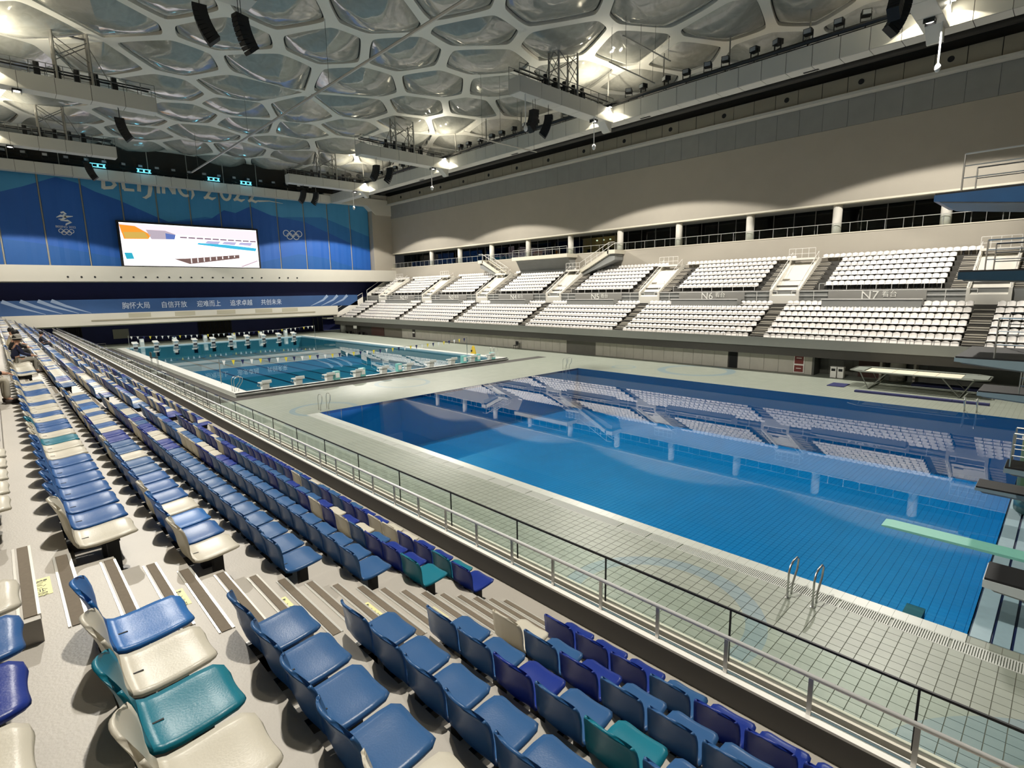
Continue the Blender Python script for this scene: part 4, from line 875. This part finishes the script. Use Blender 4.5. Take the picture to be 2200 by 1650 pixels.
def seat(colour, label, group, loc, rz, cat):
    t = thing('stadium_seat' if cat == 'seat' else 'white_seat', label, cat, loc, rz, group)
    p = link('seat', pan_me if cat == 'seat' else pan_n, t); b_ = link('backrest', back_me if cat == 'seat' else back_n, t)
    for o in (p,b_): o.material_slots[0].link = 'OBJECT'; o.material_slots[0].material = COLR[colour]
    link('drain_slot', slot_me, p)
    link('bracket', brk, t); link('mounting_clip', bolt, t)
    return t
# colours read off the photograph for the seats that can be told apart
NEAR = {6: ['azure blue','white','teal','white','cobalt blue','white','cobalt blue'], 5: ['steel blue']*4+['white','steel blue','white'], 4: ['steel blue']*9,
        3: ['steel blue','steel blue','royal blue','steel blue','teal','steel blue','royal blue','steel blue'], 2: ['white','steel blue','royal blue','steel blue','steel blue','steel blue','royal blue','steel blue','white'],
        1: ['royal blue','royal blue','royal blue','steel blue','royal blue','royal blue','royal blue','white','royal blue'], 7: ['white','cobalt blue','royal blue','white','cobalt blue','white']}
FARB = {6: ['white']+['cobalt blue']*6+['white','white','teal','white','cobalt blue','cobalt blue','white','cobalt blue','white','white','cobalt blue','white','white','cobalt blue','cobalt blue','white','white','cobalt blue','white'],
        5: ['white','cobalt blue','azure blue','white','cobalt blue','cobalt blue','cobalt blue','steel blue','steel blue','white','steel blue','steel blue','royal blue','royal blue','white','cobalt blue','white','white','cobalt blue','white','azure blue','cobalt blue','white','cobalt blue','cobalt blue','white'],
        4: ['steel blue']*13+['royal blue','royal blue','white','white','royal blue'], 3: ['steel blue']*12+['royal blue','royal blue','white'], 2: ['teal','royal blue','royal blue','steel blue','white','royal blue','white','royal blue'],
        1: ['royal blue','teal','royal blue','royal blue','white','white','royal blue'], 7: ['white']*5+['cobalt blue']*3}
WP = {1: 0.12, 2: 0.2, 3: 0.22, 4: 0.28, 5: 0.45, 6: 0.5, 7: 0.5}
rc = random.Random(11); slots = []
edges = [SY0+1]+[v for a in AISLES for v in (a-0.60,a+0.80)]+[94]
for k in range(1,8):
    for bi in range(0,len(edges)-1,2):
        a,c = edges[bi],edges[bi+1]; n = int((c-a)/0.5)
        for i in range(n):
            yv = (c-0.25-0.5*i) if bi == 0 else (a+0.25+0.5*i)
            lst = NEAR.get(k,[]) if bi == 0 else (FARB.get(k,[]) if bi == 2 else [])
            if i < len(lst): col = lst[i]
            else: col = 'white' if rc.random() < WP[k]+(0.15 if bi > 2 else 0) else rc.choice(['cobalt blue','steel blue','steel blue','royal blue','azure blue'] if k > 2 else ['royal blue','steel blue','steel blue','royal blue'])
            if k == 7 and bi == 2 and 8.0 < yv < 14.0: continue
            loc = (SX(k)-0.22, yv, TZ(k)); q = proj((loc[0],yv,TZ(k)+0.5))
            if yv < -2.5 or (k == 7 and yv > 60): continue
            vis = q is not None and -190 < q[0] < 2260 and q[1] < 1760
            slots.append((0 if vis else 1, (q[2] if q else 99), k, bi//2, i, col, loc))
slots.sort(key=lambda s: (s[0], s[1]))
lowpan = shell([PAN[0],PAN[2],PAN[5],PAN[8]], 3, False); lowbk = shell([BCK[0],BCK[2],BCK[5],BCK[8]], 3, True)
keys = list(COLR); far_mb = MB(); seat_n = 0
for s in slots:
    _,dist,k,bi,i,col,loc = s
    if s[0] == 0 and seat_n < 300:
        where = f'{ORD[i+1]} before the nearest aisle' if bi == 0 else (f'{ORD[i+1]} past the nearest aisle' if bi == 1 else f'{ORD[i+1]} past the second aisle')
        seat(col, f'{col} seat, {ORD[k]} row up from the railing, {where}', 'seats of the near stand', loc, 0, 'seat'); seat_n += 1
    elif s[0] == 0:
        far_mb.cur = keys.index(col)
        for m_ in (lowpan,lowbk): far_mb.add([(v[0]+loc[0],v[1]+loc[1],v[2]+loc[2]) for v in m_.v], m_.f)
stuff(far_mb.build('distant_seats', [COLR[k_] for k_ in keys], None, True), 'distant rows of blue and white seats in the near stand', 'seating')
# mounting rails behind each run of seats
for k in range(1,8):
    for bi in range(0,len(edges)-1,2):
        a,c = max(edges[bi],-3),edges[bi+1]
        nm_ = ['before the nearest aisle','past the nearest aisle','past the second aisle','past the third aisle','past the fourth aisle','past the fifth aisle','past the sixth aisle'][bi//2]
        tag(MB().box(SX(k)-0.50,SX(k)-0.455,a,c,TZ(k)+0.29,TZ(k)+0.34).build('seat_rail', GREYM), f'grey steel seat rail of the {ORD[k]} row {nm_}', 'seat rail', 'seat mounting rails')
# north stand: white seats
NW = mat('north_seat_white', S(248,244,240), 0.4, var=0.03, scale=5); COLR['north white'] = NW
nslots = []
for i in range(0,8):
    ya,yb = STAIRS[i]+0.65,(STAIRS[i+1]-0.65 if i+1 < len(STAIRS) else NY1-0.6)
    nm = bl[i]; yc = (ya+yb)/2; n = int((yb-ya)/0.51); off = ((yb-ya)-n*0.51)/2
    for k in range(1,8):
        for s_ in range(n):
            yv = ya+off+0.51*(s_+0.5)
            if k == 7 and abs(yv-yc) < 3.7 and nm not in ('N1','N8'): continue
            nslots.append((nm,'lower',k,s_+1,(NX(k)+0.22,yv,TZ(k))))
    uw = 4.5 if nm != 'N1' else 1.6
    for j in range(1,8):
        h_ = uw if j < 7 else uw+1.6
        n = int(2*h_/0.505)
        for s_ in range(n):
            yv = yc-h_+0.505*(s_+0.5)
            if j == 7 and (50 < yv < 60.5): continue
            nslots.append((nm,'upper',j,s_+1,(UX(j)+0.22,yv,UZ(j))))
def nkey(s):
    p = s[4]; q = proj((p[0],p[1],p[2]+0.5)); vis = q is not None and -20 < q[0] < 2215
    return (0 if vis else 1, q[2] if q else 999)
nslots.sort(key=nkey); nfar = MB(); cnt_n = 0
lowpan2 = shell([PAN_N[0],PAN_N[3],PAN_N[8]], 3, False); lowbk2 = shell([BCK_N[0],BCK_N[4],BCK_N[8]], 3, True)
for s in nslots:
    nm,tier,k,i,loc = s; ky = nkey(s)
    if ky[0]: continue
    if cnt_n < 300:
        seat('north white', f'white seat, {nm} {tier} block, {ORD[k]} row up, {ORD[i]} along from the tower side', 'white seats of the far side stand', loc, math.pi, 'white seat'); cnt_n += 1
    else:
        for m_ in (lowpan2,lowbk2): nfar.add([(loc[0]-v[0],loc[1]-v[1],v[2]+loc[2]) for v in m_.v], m_.f)
stuff(nfar.build('distant_white_seats', NW, None, True), 'rows of white seats further along the far side stand', 'seating')
# caution stickers on the treads beside the aisle
YEL = mat('sticker_yellow', S(226,222,158), 0.5, var=0.03); INK = mat('sticker_ink', S(34,34,30), 0.6)
for k in range(2,8):
    xs = SX(k-1)-0.5-0.26; t = thing('caution_sticker', f'yellow caution sticker on the tread of the {ORD[k]} row beside the aisle', 'sticker', (xs,4.95,TZ(k)), 0, 'caution stickers')
    box('sheet', YEL, t, -0.12,0.12,-0.16,0.16,0.0005,0.002)
    text('lettering', '小心台阶', 0.075, INK, (0.055,-0.025,0.0022), (0,-1,0), (1,0,0), t, 0.0003)
    MB().box(-0.024,-0.010,-0.13,0.07,0.002,0.0024).build('print', INK, t)
    MB().ribbon([(0.075,0.12),(0.04,0.10),(0.0,0.125)],0.012,lambda u,v,t_:(u,v,0.0022+t_),0.0004).ribbon([(0.04,0.10),(0.03,0.06)],0.01,lambda u,v,t_:(u,v,0.0022+t_),0.0004).ribbon([(0.02,0.135),(-0.01,0.09),(-0.02,0.11)],0.012,lambda u,v,t_:(u,v,0.0022+t_),0.0004).lathe([(0.013,0.0022),(0.013,0.0027)],0.09,0.112,10).build('pictogram', INK, t)
    MB().box(-0.085,-0.065,0.02,0.12,0.002,0.0024).build('print', INK, t)
for k in range(2,7):
    t = thing('row_tag', f'small white row tag on the step at the {ORD[k]} row of the nearest aisle', 'tag', (SX(k)-0.42,4.12,TZ(k)+2*RR/3+0.001), 0, 'row tags')
    box('sheet', WHITE, t, -0.05,0.05,-0.04,0.04,0,0.002); MB().box(-0.03,0.03,-0.02,-0.012,0.002,0.0025).box(-0.03,0.03,0.0,0.012,0.002,0.0025).build('print', INK, t)
# ================================================================== LANE POOL GEAR
blk = thing('starting_block', '', 'starting block', group='starting blocks')
BW = mat('block_white', S(232,234,230), 0.35, var=0.03); TEALM = mat('block_teal', S(120,190,186), 0.4)
MB().prism([(-0.18,0),(0.18,0),(0.30,0.45),(-0.30,0.45)],'x',-0.25,0.25).build('pedestal', BW, blk)
MB().prism([(-0.45,0.50),(0.42,0.44),(0.42,0.52),(-0.45,0.62)],'x',-0.36,0.36).build('platform', BW, blk)
MB().prism([(-0.50,0.60),(-0.38,0.60),(-0.42,0.74),(-0.48,0.74)],'x',-0.34,0.34).build('foot_wedge', mat('wedge_grey', S(190,196,194), 0.5), blk)
MB().tube([(-0.38,0.3,0.35),(-0.44,0.3,0.25),(-0.44,-0.1,0.25),(-0.38,-0.1,0.35)],0.03,6).build('hand_grip', STEEL, blk)
nb_ = 0
for end,(yv,rz) in enumerate(((41.35,0.0),(91.85,math.pi))):
    for n in range(10):
        o = blk if nb_ == 0 else copy_tree(blk); nb_ += 1
        o.location = (SP[0]+1.25+2.5*n,yv,ZR); o.rotation_euler = (0,0,rz)
        o['label'] = f'white starting block, {ORD[n+1]} lane from the near stand, {"near" if end == 0 else "far"} end'
for xx,yv,lab in ((SP[0]+6.9,41.3,'teal lane marker box beside the third starting block'),(SP[0]+9.2,41.3,'teal lane marker box on the fourth starting block'),(SP[0]+12.8,41.3,'teal lane marker box beside the fifth starting block'),(SP[0]+20.2,41.3,'teal lane marker box beside the eighth starting block'),(SP[0]+22.0,41.3,'teal lane marker box beside the ninth starting block'),(SP[0]+24.0,41.3,'teal lane marker box by the last starting block')):
    t = thing('lane_marker', lab, 'marker box', (xx,yv,ZR), group='lane marker boxes'); MB().box(-0.22,0.22,-0.22,0.22,0.02,0.72).build('box', TEALM, t); MB().box(-0.16,0.16,-0.23,-0.22,0.2,0.6).build('number_plate', BW, t)
for n in range(6):
    t = thing('lane_marker', f'grey lane marker box standing behind the far blocks, {ORD[n+1]} from the near stand', 'marker box', (SP[0]+2.2+4.1*n,92.6,0), group='lane marker boxes'); MB().box(-0.25,0.25,-0.25,0.25,0,1.35).build('box', mat('marker_grey', S(176,190,192), 0.5), t); MB().box(-0.18,0.18,-0.26,-0.25,0.9,1.25).build('number_plate', BW, t)
FW = mat('flag_white', S(236,236,232), 0.7); FYL = mat('flag_yellow', S(226,206,60), 0.7); FN = mat('flag_navy', S(24,34,84), 0.7)
for yv,lab,pal in ((46.9,'string of white, yellow and navy pennants over the near end of the lane pool',(FW,FYL,FN,FW,FYL,FN)),(86.6,'string of white and yellow pennants over the far end of the lane pool',(FW,FW,FN,FYL,FW))):
    t = thing('pennant_line', lab, 'pennants', (0,yv,0), group='pennant strings'); xa,xb = SP[0]-0.2,SP[1]+0.2; n = 36
    sag = lambda f: 2.15-0.35*4*f*(1-f)
    MB().tube([(xa+(xb-xa)*i/16,0,sag(i/16)) for i in range(17)],0.012,4).build('cord', GREYM, t)
    for i in range(n):
        f = (i+0.5)/n; x_ = xa+(xb-xa)*f; z_ = sag(f); MB().prism([(x_-0.13,z_),(x_+0.13,z_),(x_,z_-0.42)],'y',-0.006,0.006).build('pennant', pal[i%len(pal)], t)
    for x_ in (xa,xb): MB().tube([(x_,0,0.3),(x_,0,2.25)],0.035,6).build('pole', STEEL, t)
def ladder(x,y,z,rz,lab,h=0.85):
    t = thing('pool_ladder', lab, 'pool ladder', (x,y,z), rz, 'steel pool ladders')
    for s_ in (-0.27,0.27):
        MB().tube([(0,s_,0),(0,s_,h*0.75),(0.08,s_,h*0.93),(0.25,s_,h),(0.5,s_,h),(0.62,s_,h*0.9),(0.56,s_,h*0.62),(0.30,s_,h*0.28),(0.27,s_,0.0)],0.024,8).build('handrail', STEEL, t, True)
        MB().lathe([(0.05,0),(0.05,0.02)],0,s_,12).build('base_flange', STEEL, t)
    return t
ladder(12.55,3.66,0,0,'chrome pool ladder rails at the near edge of the diving pool')
ladder(14.35,32.5,0,-math.pi/2,'chrome pool ladder rails at the near far corner of the diving pool',1.05)
ladder(37.8,32.4,0,-math.pi/2,'chrome pool ladder rails at the far end corner of the diving pool',1.05)
ladder(39.5,3.5,0,math.pi,'chrome pool ladder rails in front of the trampoline')
ladder(12.0,42.2,ZR,0,'chrome pool ladder rails at the near corner of the lane pool',1.05); ladder(38.4,42.6,ZR,math.pi,'chrome pool ladder rails at the far corner of the lane pool',1.05)
# ================================================================== DIVING TOWERS
PLB = mat('platform_blue', S(20,74,120), 0.4, var=0.25, scale=1.5); PLS = mat('platform_side', S(120,140,148), 0.5, var=0.1); PLG = mat('platform_under', S(170,170,168), 0.6)
def platform(lab, x0,x1,yf,z,t0,t1,side,rail=True,yb=-5.0,rh=1.1,ys=0.65):
    t = thing('diving_platform', lab, 'diving platform', (0,0,z), group='diving platforms')
    MB().prism([(yf,-0.03),(yf,-t0),(yb,-t1),(yb,-0.03)],'x',x0,x1).build('slab', side, t)
    MB().box(x0+0.02,x1-0.02,yb,yf-0.02,-0.03,0.02).build('rubber_top', BLACK, t)
    MB().prism([(yf-0.1,-t0-0.002),(yf-0.2,-t0-0.06),(yb,-t1-0.06),(yb,-t1)],'x',x0+0.05,x1-0.05).build('underside', PLG, t)
    if rail:
        for xx in (x0+0.06,x1-0.06):
            q = MB()
            for i in range(4): q.tube([(xx,yf-ys-1.6*i,-0.1),(xx,yf-ys-1.6*i,rh)],0.022,6)
            q.tube([(xx,yf-ys,rh),(xx,yb,rh)],0.028,6)
            for f in (0.68,0.36): q.tube([(xx,yf-ys,rh*f),(xx,yb,rh*f)],0.018,6)
            q.build('guard_rail', STEEL, t)
    return t
platform('ten metre blue diving platform with grey underside at the top right', 22.0,25.0,3.5,10.0,0.22,1.3,PLB)
platform('dark teal diving platform below the highest one', 23.0,25.6,2.8,7.6,0.27,0.62,mat('platform_teal', S(12,56,78), 0.4, var=0.2, scale=2),rh=0.95)
platform('wide black-topped diving platform in front of the stand railing', 21.0,24.8,2.4,5.0,0.14,0.9,PLS,rh=1.2,ys=0.9)
platform('black-topped diving platform beside the trampoline', 27.7,29.7,2.34,3.0,0.18,0.7,PLS,rh=0.95,ys=1.2)
platform('small black diving platform with white railing above the water', 20.3,21.3,0.92,2.0,0.16,0.4,PLS,rh=1.0,ys=0.12)
platform('low black slab beside the yellow-green tower', 21.25,22.2,1.55,1.0,0.12,0.2,PLS,False,-4.75)
b1 = platform('black-topped white plinth at the pool end under the mint springboard', 14.5,15.5,0.73,1.0,0.2,0.5,mat('plinth_white', S(190,198,200), 0.5, var=0.1),False)
sbd = thing('springboard', 'mint green springboard reaching out over the diving pool', 'springboard', (16.35,2.9,1.0))
MINT = mat('board_mint', S(128,196,180), 0.55, var=0.06, scale=8)
MB().prism([(0,-0.03),(0,0.0),(-0.15,0.02),(-4.9,0.02),(-4.9,-0.05),(-0.15,-0.035)],'x',-0.27,0.27).build('board', MINT, sbd)
MB().tube([(-0.3,-3.0,-0.1),(0.3,-3.0,-0.1)],0.07,8).box(-0.25,0.25,-3.2,-2.8,-1.0,-0.16).build('fulcrum', GREYM, sbd)
MB().box(-0.35,0.35,-4.9,-4.5,-1.0,-0.06).build('rear_stand', PLS, sbd)
tw = thing('tower_column', 'yellow-green round tower column with pale bands beside the springboard', 'column', (23.3,-0.35,-0.02))
TWM = mat('tower_yellow', S(150,152,40), 0.35, var=0.12, scale=1.0)
MB().lathe([(1.05,0.55),(1.05,7.2)],0,0,28).build('shaft', TWM, tw, True); MB().lathe([(1.06,0),(1.06,0.55)],0,0,28).build('base', mat('tower_teal', S(66,110,112), 0.35, var=0.1), tw, True)
for z_ in (0.55,2.3): MB().lathe([(1.075,z_),(1.085,z_+0.03),(1.075,z_+0.06)],0,0,28).build('band', PLG, tw, True)
# tower core behind the frame edge that carries the platforms
tc = thing('tower_wall', 'pale concrete wall carrying the diving platforms', 'wall', (0,-5.0,-0.02)); MB().box(20.5,30.2,-1.0,0.2,0,10).build('core', CONC, tc)
# ================================================================== FAR DECK
tr = thing('trampoline', 'large training trampoline with white bed on grey folding frame', 'trampoline', (45.2,7.0,0))
FRT = mat('frame_grey', S(120,124,116), 0.45, 0.4); BED = mat('bed_white', S(232,226,204), 0.7, var=0.03)
MB().tube([(-1.45,-3.1,1.2),(-1.45,3.1,1.2),(-0.9,3.8,1.2),(0.9,3.8,1.2),(1.45,3.1,1.2),(1.45,-3.1,1.2),(0.9,-3.8,1.2),(-0.9,-3.8,1.2),(-1.45,-3.1,1.2)],0.05,8).build('frame', FRT, tr)
MB().box(-1.05,1.05,-2.4,2.9,1.17,1.19).build('bed', BED, tr)
for a in (-1.1,0.1,1.3): box('bed_seam', mat('seam', S(170,160,140), 0.8), tr, -1.05,1.05,a,a+0.03,1.19,1.194)
sp_ = MB()
for i in range(26): sp_.tube([(-0.95,-2.4+0.2*i,1.18),(-1.42,-2.4+0.2*i,1.2)],0.012,4).tube([(0.95,-2.4+0.2*i,1.18),(1.42,-2.4+0.2*i,1.2)],0.012,4)
stuff(sp_.build('springs', GREYM, tr))
for pb in ((-1.45,-1.15,-3.0,3.0),(1.15,1.45,-3.0,3.0),(-1.0,1.0,2.95,3.7),(-1.0,1.0,-3.7,-2.45)): box('pad', mat('pad_grey', S(128,134,126), 0.7), tr, *pb, 1.205,1.23)
for sy in (-1,1):
    for sx in (-1,1):
        MB().tube([(sx*1.4,sy*3.1,1.2),(sx*1.5,sy*2.5,0.05),(sx*1.4,sy*1.5,1.2)],0.045,6).build('leg', FRT, tr)
    MB().tube([(-1.5,sy*2.5,0.05),(1.5,sy*2.5,0.05)],0.05,6).build('foot_bar', FRT, tr)
MT = mat('mat_blue', S(40,44,92), 0.7, var=0.1, scale=6)
for b_,lab in (((41.9,42.3,2.9,9.9,0,0.12),'long thin dark blue mat on the poolside of the trampoline'),((47.0,48.0,2.0,7.6,0,0.18),'long dark blue mat behind the trampoline'),((43.3,44.9,10.9,12.0,0,0.05),'small dark blue mat lying alone on the deck')):
    t = thing('gym_mat', lab, 'mat', ((b_[0]+b_[1])/2,(b_[2]+b_[3])/2,0), group='blue gym mats'); hx,hy = (b_[1]-b_[0])/2,(b_[3]-b_[2])/2
    n = max(1,round(hy)); 
    for i in range(n): MB().box(-hx,hx,-hy+2*hy*i/n+0.008,-hy+2*hy*(i+1)/n-0.008,0,b_[5]).build('section', MT, t)
for y_,lab in ((12.75,'white bin with dark opening nearer the fire cabinet'),(12.25,'white bin with dark opening nearer the brown door')):
    t = thing('waste_bin', lab, 'bin', (47.6,y_,0), group='waste bins'); MB().box(-0.2,0.2,-0.21,0.21,0.03,0.85).build('body', WHITE, t); MB().box(-0.22,0.22,-0.23,0.23,0.85,0.9).build('lid', WHITE, t); MB().box(-0.205,-0.2,-0.14,0.14,0.55,0.75).build('opening', BLACK, t); MB().box(-0.18,0.18,-0.18,0.18,0,0.03).build('base', BLACK, t)
t = thing('fire_cabinet', 'red and white fire equipment cabinet set in the concrete wall', 'cabinet', (47.9,15.45,0))
box('frame', WHITE, t, -0.06,0.02,-0.42,0.42,0.12,1.95); box('door', mat('cabinet_red', S(112,34,30), 0.4, var=0.1), t, -0.09,-0.06,-0.34,0.34,0.85,1.88); box('door', mat('cabinet_red', S(112,34,30), 0.4), t, -0.09,-0.06,-0.34,0.34,0.18,0.72)
MB().box(-0.095,-0.09,-0.2,0.2,1.3,1.36).box(-0.095,-0.09,-0.12,0.12,1.55,1.6).box(-0.095,-0.09,-0.2,0.2,0.45,0.5).build('print', LET, t)
t = thing('fire_box', 'small dark fire box on the far part of the concrete wall', 'cabinet', (47.87,72.5,0)); box('body', mat('box_dark', S(40,28,28), 0.5), t, -0.05,0,-0.35,0.35,0.3,1.9); box('label_band', WHITE, t, -0.06,-0.05,-0.3,0.3,0.9,1.1)
t = thing('wet_floor_cone', 'yellow wet floor cone beside the far corner of the lane pool', 'cone', (40.3,48.7,0))
MB().lathe([(0.36,0),(0.34,0.03),(0.16,0.85),(0.10,0.95),(0.08,0.97)],0,0,16).build('cone', mat('cone_yellow', S(206,176,34), 0.5), t, True); MB().box(-0.3,-0.2,-0.1,0.1,0.25,0.5).build('print', INK, t)
t = thing('deck_chair', 'small black chair against the concrete wall', 'chair', (47.2,48.6,0), math.pi)
box('seat', BLACK, t, -0.24,0.24,-0.24,0.24,0.42,0.48); box('backrest', BLACK, t, -0.26,-0.21,-0.24,0.24,0.5,0.95)
for sx in (-0.2,0.2):
    for sy in (-0.2,0.2): MB().tube([(sx,sy,0),(sx,sy,0.42)],0.02,5).build('leg', DARKM, t)
t = thing('notice_board', 'white notice board on a stand by the far corner column', 'notice board', (47.2,90.5,0)); MB().tube([(0,-0.4,0),(0,-0.4,1.0)],0.03,5).tube([(0,0.4,0),(0,0.4,1.0)],0.03,5).build('legs', GREYM, t); box('board', WHITE, t, -0.03,0.03,-0.6,0.6,1.0,1.9)
for y_,lab in ((93.0,'dark bench nearer the far corner column'),(88.3,'dark bench nearer the brown door')):
    t = thing('bench', lab, 'bench', (47.2,y_,0), group='dark benches'); box('seat', BLACK, t, -0.25,0.25,-0.9,0.9,0.42,0.48)
    for sy in (-0.7,0.7): box('leg', DARKM, t, -0.2,0.2,sy-0.03,sy+0.03,0,0.42)
for n in range(3):
    t = thing('lifeguard_stand' if n == 0 else 'equipment_trolley', ['tall thin steel chair frame on the grey matting','low grey trolley at the far end of the matting','low pale trolley nearer the start of the matting'][n], ['frame','trolley','trolley'][n], ((10.9,62.5,0.012),(10.4,93.5,0.012),(10.3,58.0,0.012))[n])
    if n == 0:
        for sx in (-0.3,0.3):
            for sy in (-0.3,0.3): MB().tube([(sx,sy,0),(sx*0.7,sy*0.7,1.9)],0.025,5).build('leg', STEEL, t)
        box('seat', DARKM, t, -0.3,0.3,-0.3,0.3,1.3,1.36); box('backrest', DARKM, t, -0.3,-0.26,-0.3,0.3,1.36,1.9)
    else:
        MB().box(-0.5,0.5,-0.9,0.9,0.3,0.38).build('tray', mat('trolley_pale', S(186,188,184), 0.4, 0.3), t); MB().tube([(-0.5,0.9,0.35),(-0.5,0.9,0.9),(0.5,0.9,0.9),(0.5,0.9,0.35)],0.02,5).build('handle', STEEL, t)
        for sx in (-0.4,0.4):
            for sy in (-0.7,0.7): MB().tube([(sx-0.03,sy,0.12),(sx+0.03,sy,0.12)],0.12,10).build('wheel', BLACK, t); MB().tube([(sx,sy,0.2),(sx,sy,0.32)],0.02,5).build('wheel_fork', DARKM, t)
# ================================================================== PEOPLE in the upper rows
SKIN = mat('skin', S(196,150,124), 0.6); 
def skinmesh(name, verts, edges_, m, parent, root=0):
    me = bpy.data.meshes.new(name); me.from_pydata([v[:3] for v in verts], edges_, []); me.materials.append(m)
    o = link(name, me, parent); md = o.modifiers.new('skin','SKIN'); 
    bm = bmesh.new(); bm.from_mesh(me); lay = bm.verts.layers.skin.verify()
    for v,src in zip(bm.verts, verts): r = src[3]; v[lay].radius = (r,r) if not isinstance(r,tuple) else r
    bm.verts.ensure_lookup_table(); bm.verts[root][lay].use_root = True
    bm.to_mesh(me); bm.free(); md.use_smooth_shade = True
    sb = o.modifiers.new('subsurf','SUBSURF'); sb.levels = 1; sb.render_levels = 1
    return o
def person(lab, loc, rz, jc, pc, hc, hat=False, lean=0.0):
    """seated facing +x; origin on the tread"""
    t = thing('person', lab, 'person', loc, rz)
    L_ = lean
    V = [(-0.08,0,0.50,(0.15,0.12)),(-0.10+L_*0.3,0,0.68,(0.16,0.11)),(-0.08+L_*0.7,0,0.88,(0.19,0.12)),(-0.05+L_,0,1.02,0.07),(-0.02+L_,0,1.12,0.095),(0.0+L_,0,1.22,0.10),
         (-0.06+L_,0.19,0.95,0.06),(0.05+L_,0.24,0.70,0.045),(0.26+L_,0.14,0.62,0.036),(0.36+L_,0.10,0.60,0.03),
         (-0.06+L_,-0.19,0.95,0.06),(0.05+L_,-0.24,0.70,0.045),(0.26+L_,-0.14,0.62,0.036),(0.36+L_,-0.10,0.60,0.03),
         (0.0,0.10,0.47,0.085),(0.40,0.13,0.50,0.062),(0.38,0.13,0.10,0.042),(0.50,0.13,0.045,0.035),
         (0.0,-0.10,0.47,0.085),(0.40,-0.13,0.50,0.062),(0.38,-0.13,0.10,0.042),(0.50,-0.13,0.045,0.035)]
    E_ = [(0,1),(1,2),(2,3),(3,4),(4,5),(2,6),(6,7),(7,8),(8,9),(2,10),(10,11),(11,12),(12,13),(0,14),(14,15),(15,16),(16,17),(0,18),(18,19),(19,20),(20,21)]
    skinmesh('body', V, E_, SKIN, t)
    grow = lambda ids,k_: [(V[i][0],V[i][1],V[i][2],tuple(x_*k_ for x_ in V[i][3]) if isinstance(V[i][3],tuple) else V[i][3]*k_) for i in ids]
    skinmesh('jacket', grow([0,1,2,6,7,8,10,11,12],1.16)[:3]+grow([6,7,8,10,11,12],1.3), [(0,1),(1,2),(2,3),(3,4),(4,5),(2,6),(6,7),(7,8)], jc, t)
    skinmesh('trousers', grow([0,14,15,16,18,19,20],1.16), [(0,1),(1,2),(2,3),(0,4),(4,5),(5,6)], pc, t)
    for sy in (0.13,-0.13): MB().tube([(0.34,sy,0.05),(0.42,sy,0.055),(0.50,sy,0.045),(0.58,sy,0.035)],[0.045,0.052,0.045,0.028],8).build('shoe', mat('shoe_dark', S(60,52,48), 0.7), t, True)
    hx = L_
    MB().lathe([(0.03,1.345),(0.075,1.33),(0.112,1.27),(0.118,1.21),(0.10,1.15)],hx-0.025,0,14).build('hair', hc, t, True)
    if hat: MB().lathe([(0.02,1.37),(0.09,1.35),(0.115,1.28),(0.12,1.24),(0.19,1.22),(0.19,1.205),(0.1,1.2)],hx,0,16).build('hat', mat('hat_grey', S(150,146,136), 0.8), t, True)
    for sy in (0.035,-0.035): MB().lathe([(0.002,1.205),(0.014,1.215),(0.014,1.225),(0.002,1.235)],hx+0.095,sy,8).build('eye', INK, t)
    MB().prism([(hx+0.09,1.21),(hx+0.125,1.165),(hx+0.09,1.155)],'y',-0.014,0.014).build('nose', SKIN, t)
    MB().box(hx+0.085,hx+0.098,-0.03,0.03,1.115,1.125).build('mouth', mat('lips', S(150,84,78), 0.6), t)
    for sy in (1,-1):
        for f in range(4): MB().tube([(0.34+L_,sy*(0.07+0.018*f),0.60),(0.41+L_-0.004*f,sy*(0.065+0.016*f),0.585),(0.43+L_-0.006*f,sy*(0.06+0.016*f),0.555)],0.009,5).build('finger', SKIN, t)
        MB().tube([(0.33+L_,sy*0.075,0.61),(0.37+L_,sy*0.04,0.61),(0.40+L_,sy*0.035,0.595)],0.010,5).build('thumb', SKIN, t)
    return t
HB = mat('hair_black', S(20,17,16), 0.6)
person('person in a dark jacket and pale trousers leaning forward in the top row', (SX(7)-0.30,14.6,TZ(7)), 0.15, mat('jacket_black', S(26,26,34), 0.8), mat('trousers_pale', S(186,178,160), 0.8), HB, False, 0.10)
person('person in a navy jacket, grey trousers and a brimmed hat in the sixth row', (SX(6)-0.26,24.6,TZ(6)), 0.1, mat('jacket_navy', S(24,30,62), 0.8), mat('trousers_grey', S(146,142,132), 0.8), HB, True, 0.05)
person('person in a black coat further back in the sixth row', (SX(6)-0.26,29.0,TZ(6)), 0.0, mat('coat_black', S(18,18,20), 0.8), mat('trousers_dark', S(40,40,46), 0.8), HB, False, 0.12)
person('person in a cream jacket far back in the sixth row', (SX(6)-0.26,31.5,TZ(6)), 0.0, mat('jacket_cream', S(196,186,164), 0.8), mat('trousers_dark', S(40,40,46), 0.8), HB, False, 0.05)
person('person in a dark coat in the second row far along the near stand', (SX(4)-0.26,47.0,TZ(4)), 0.0, mat('coat_charcoal', S(44,40,44), 0.8), mat('trousers_dark', S(40,40,46), 0.8), HB, False, 0.02)
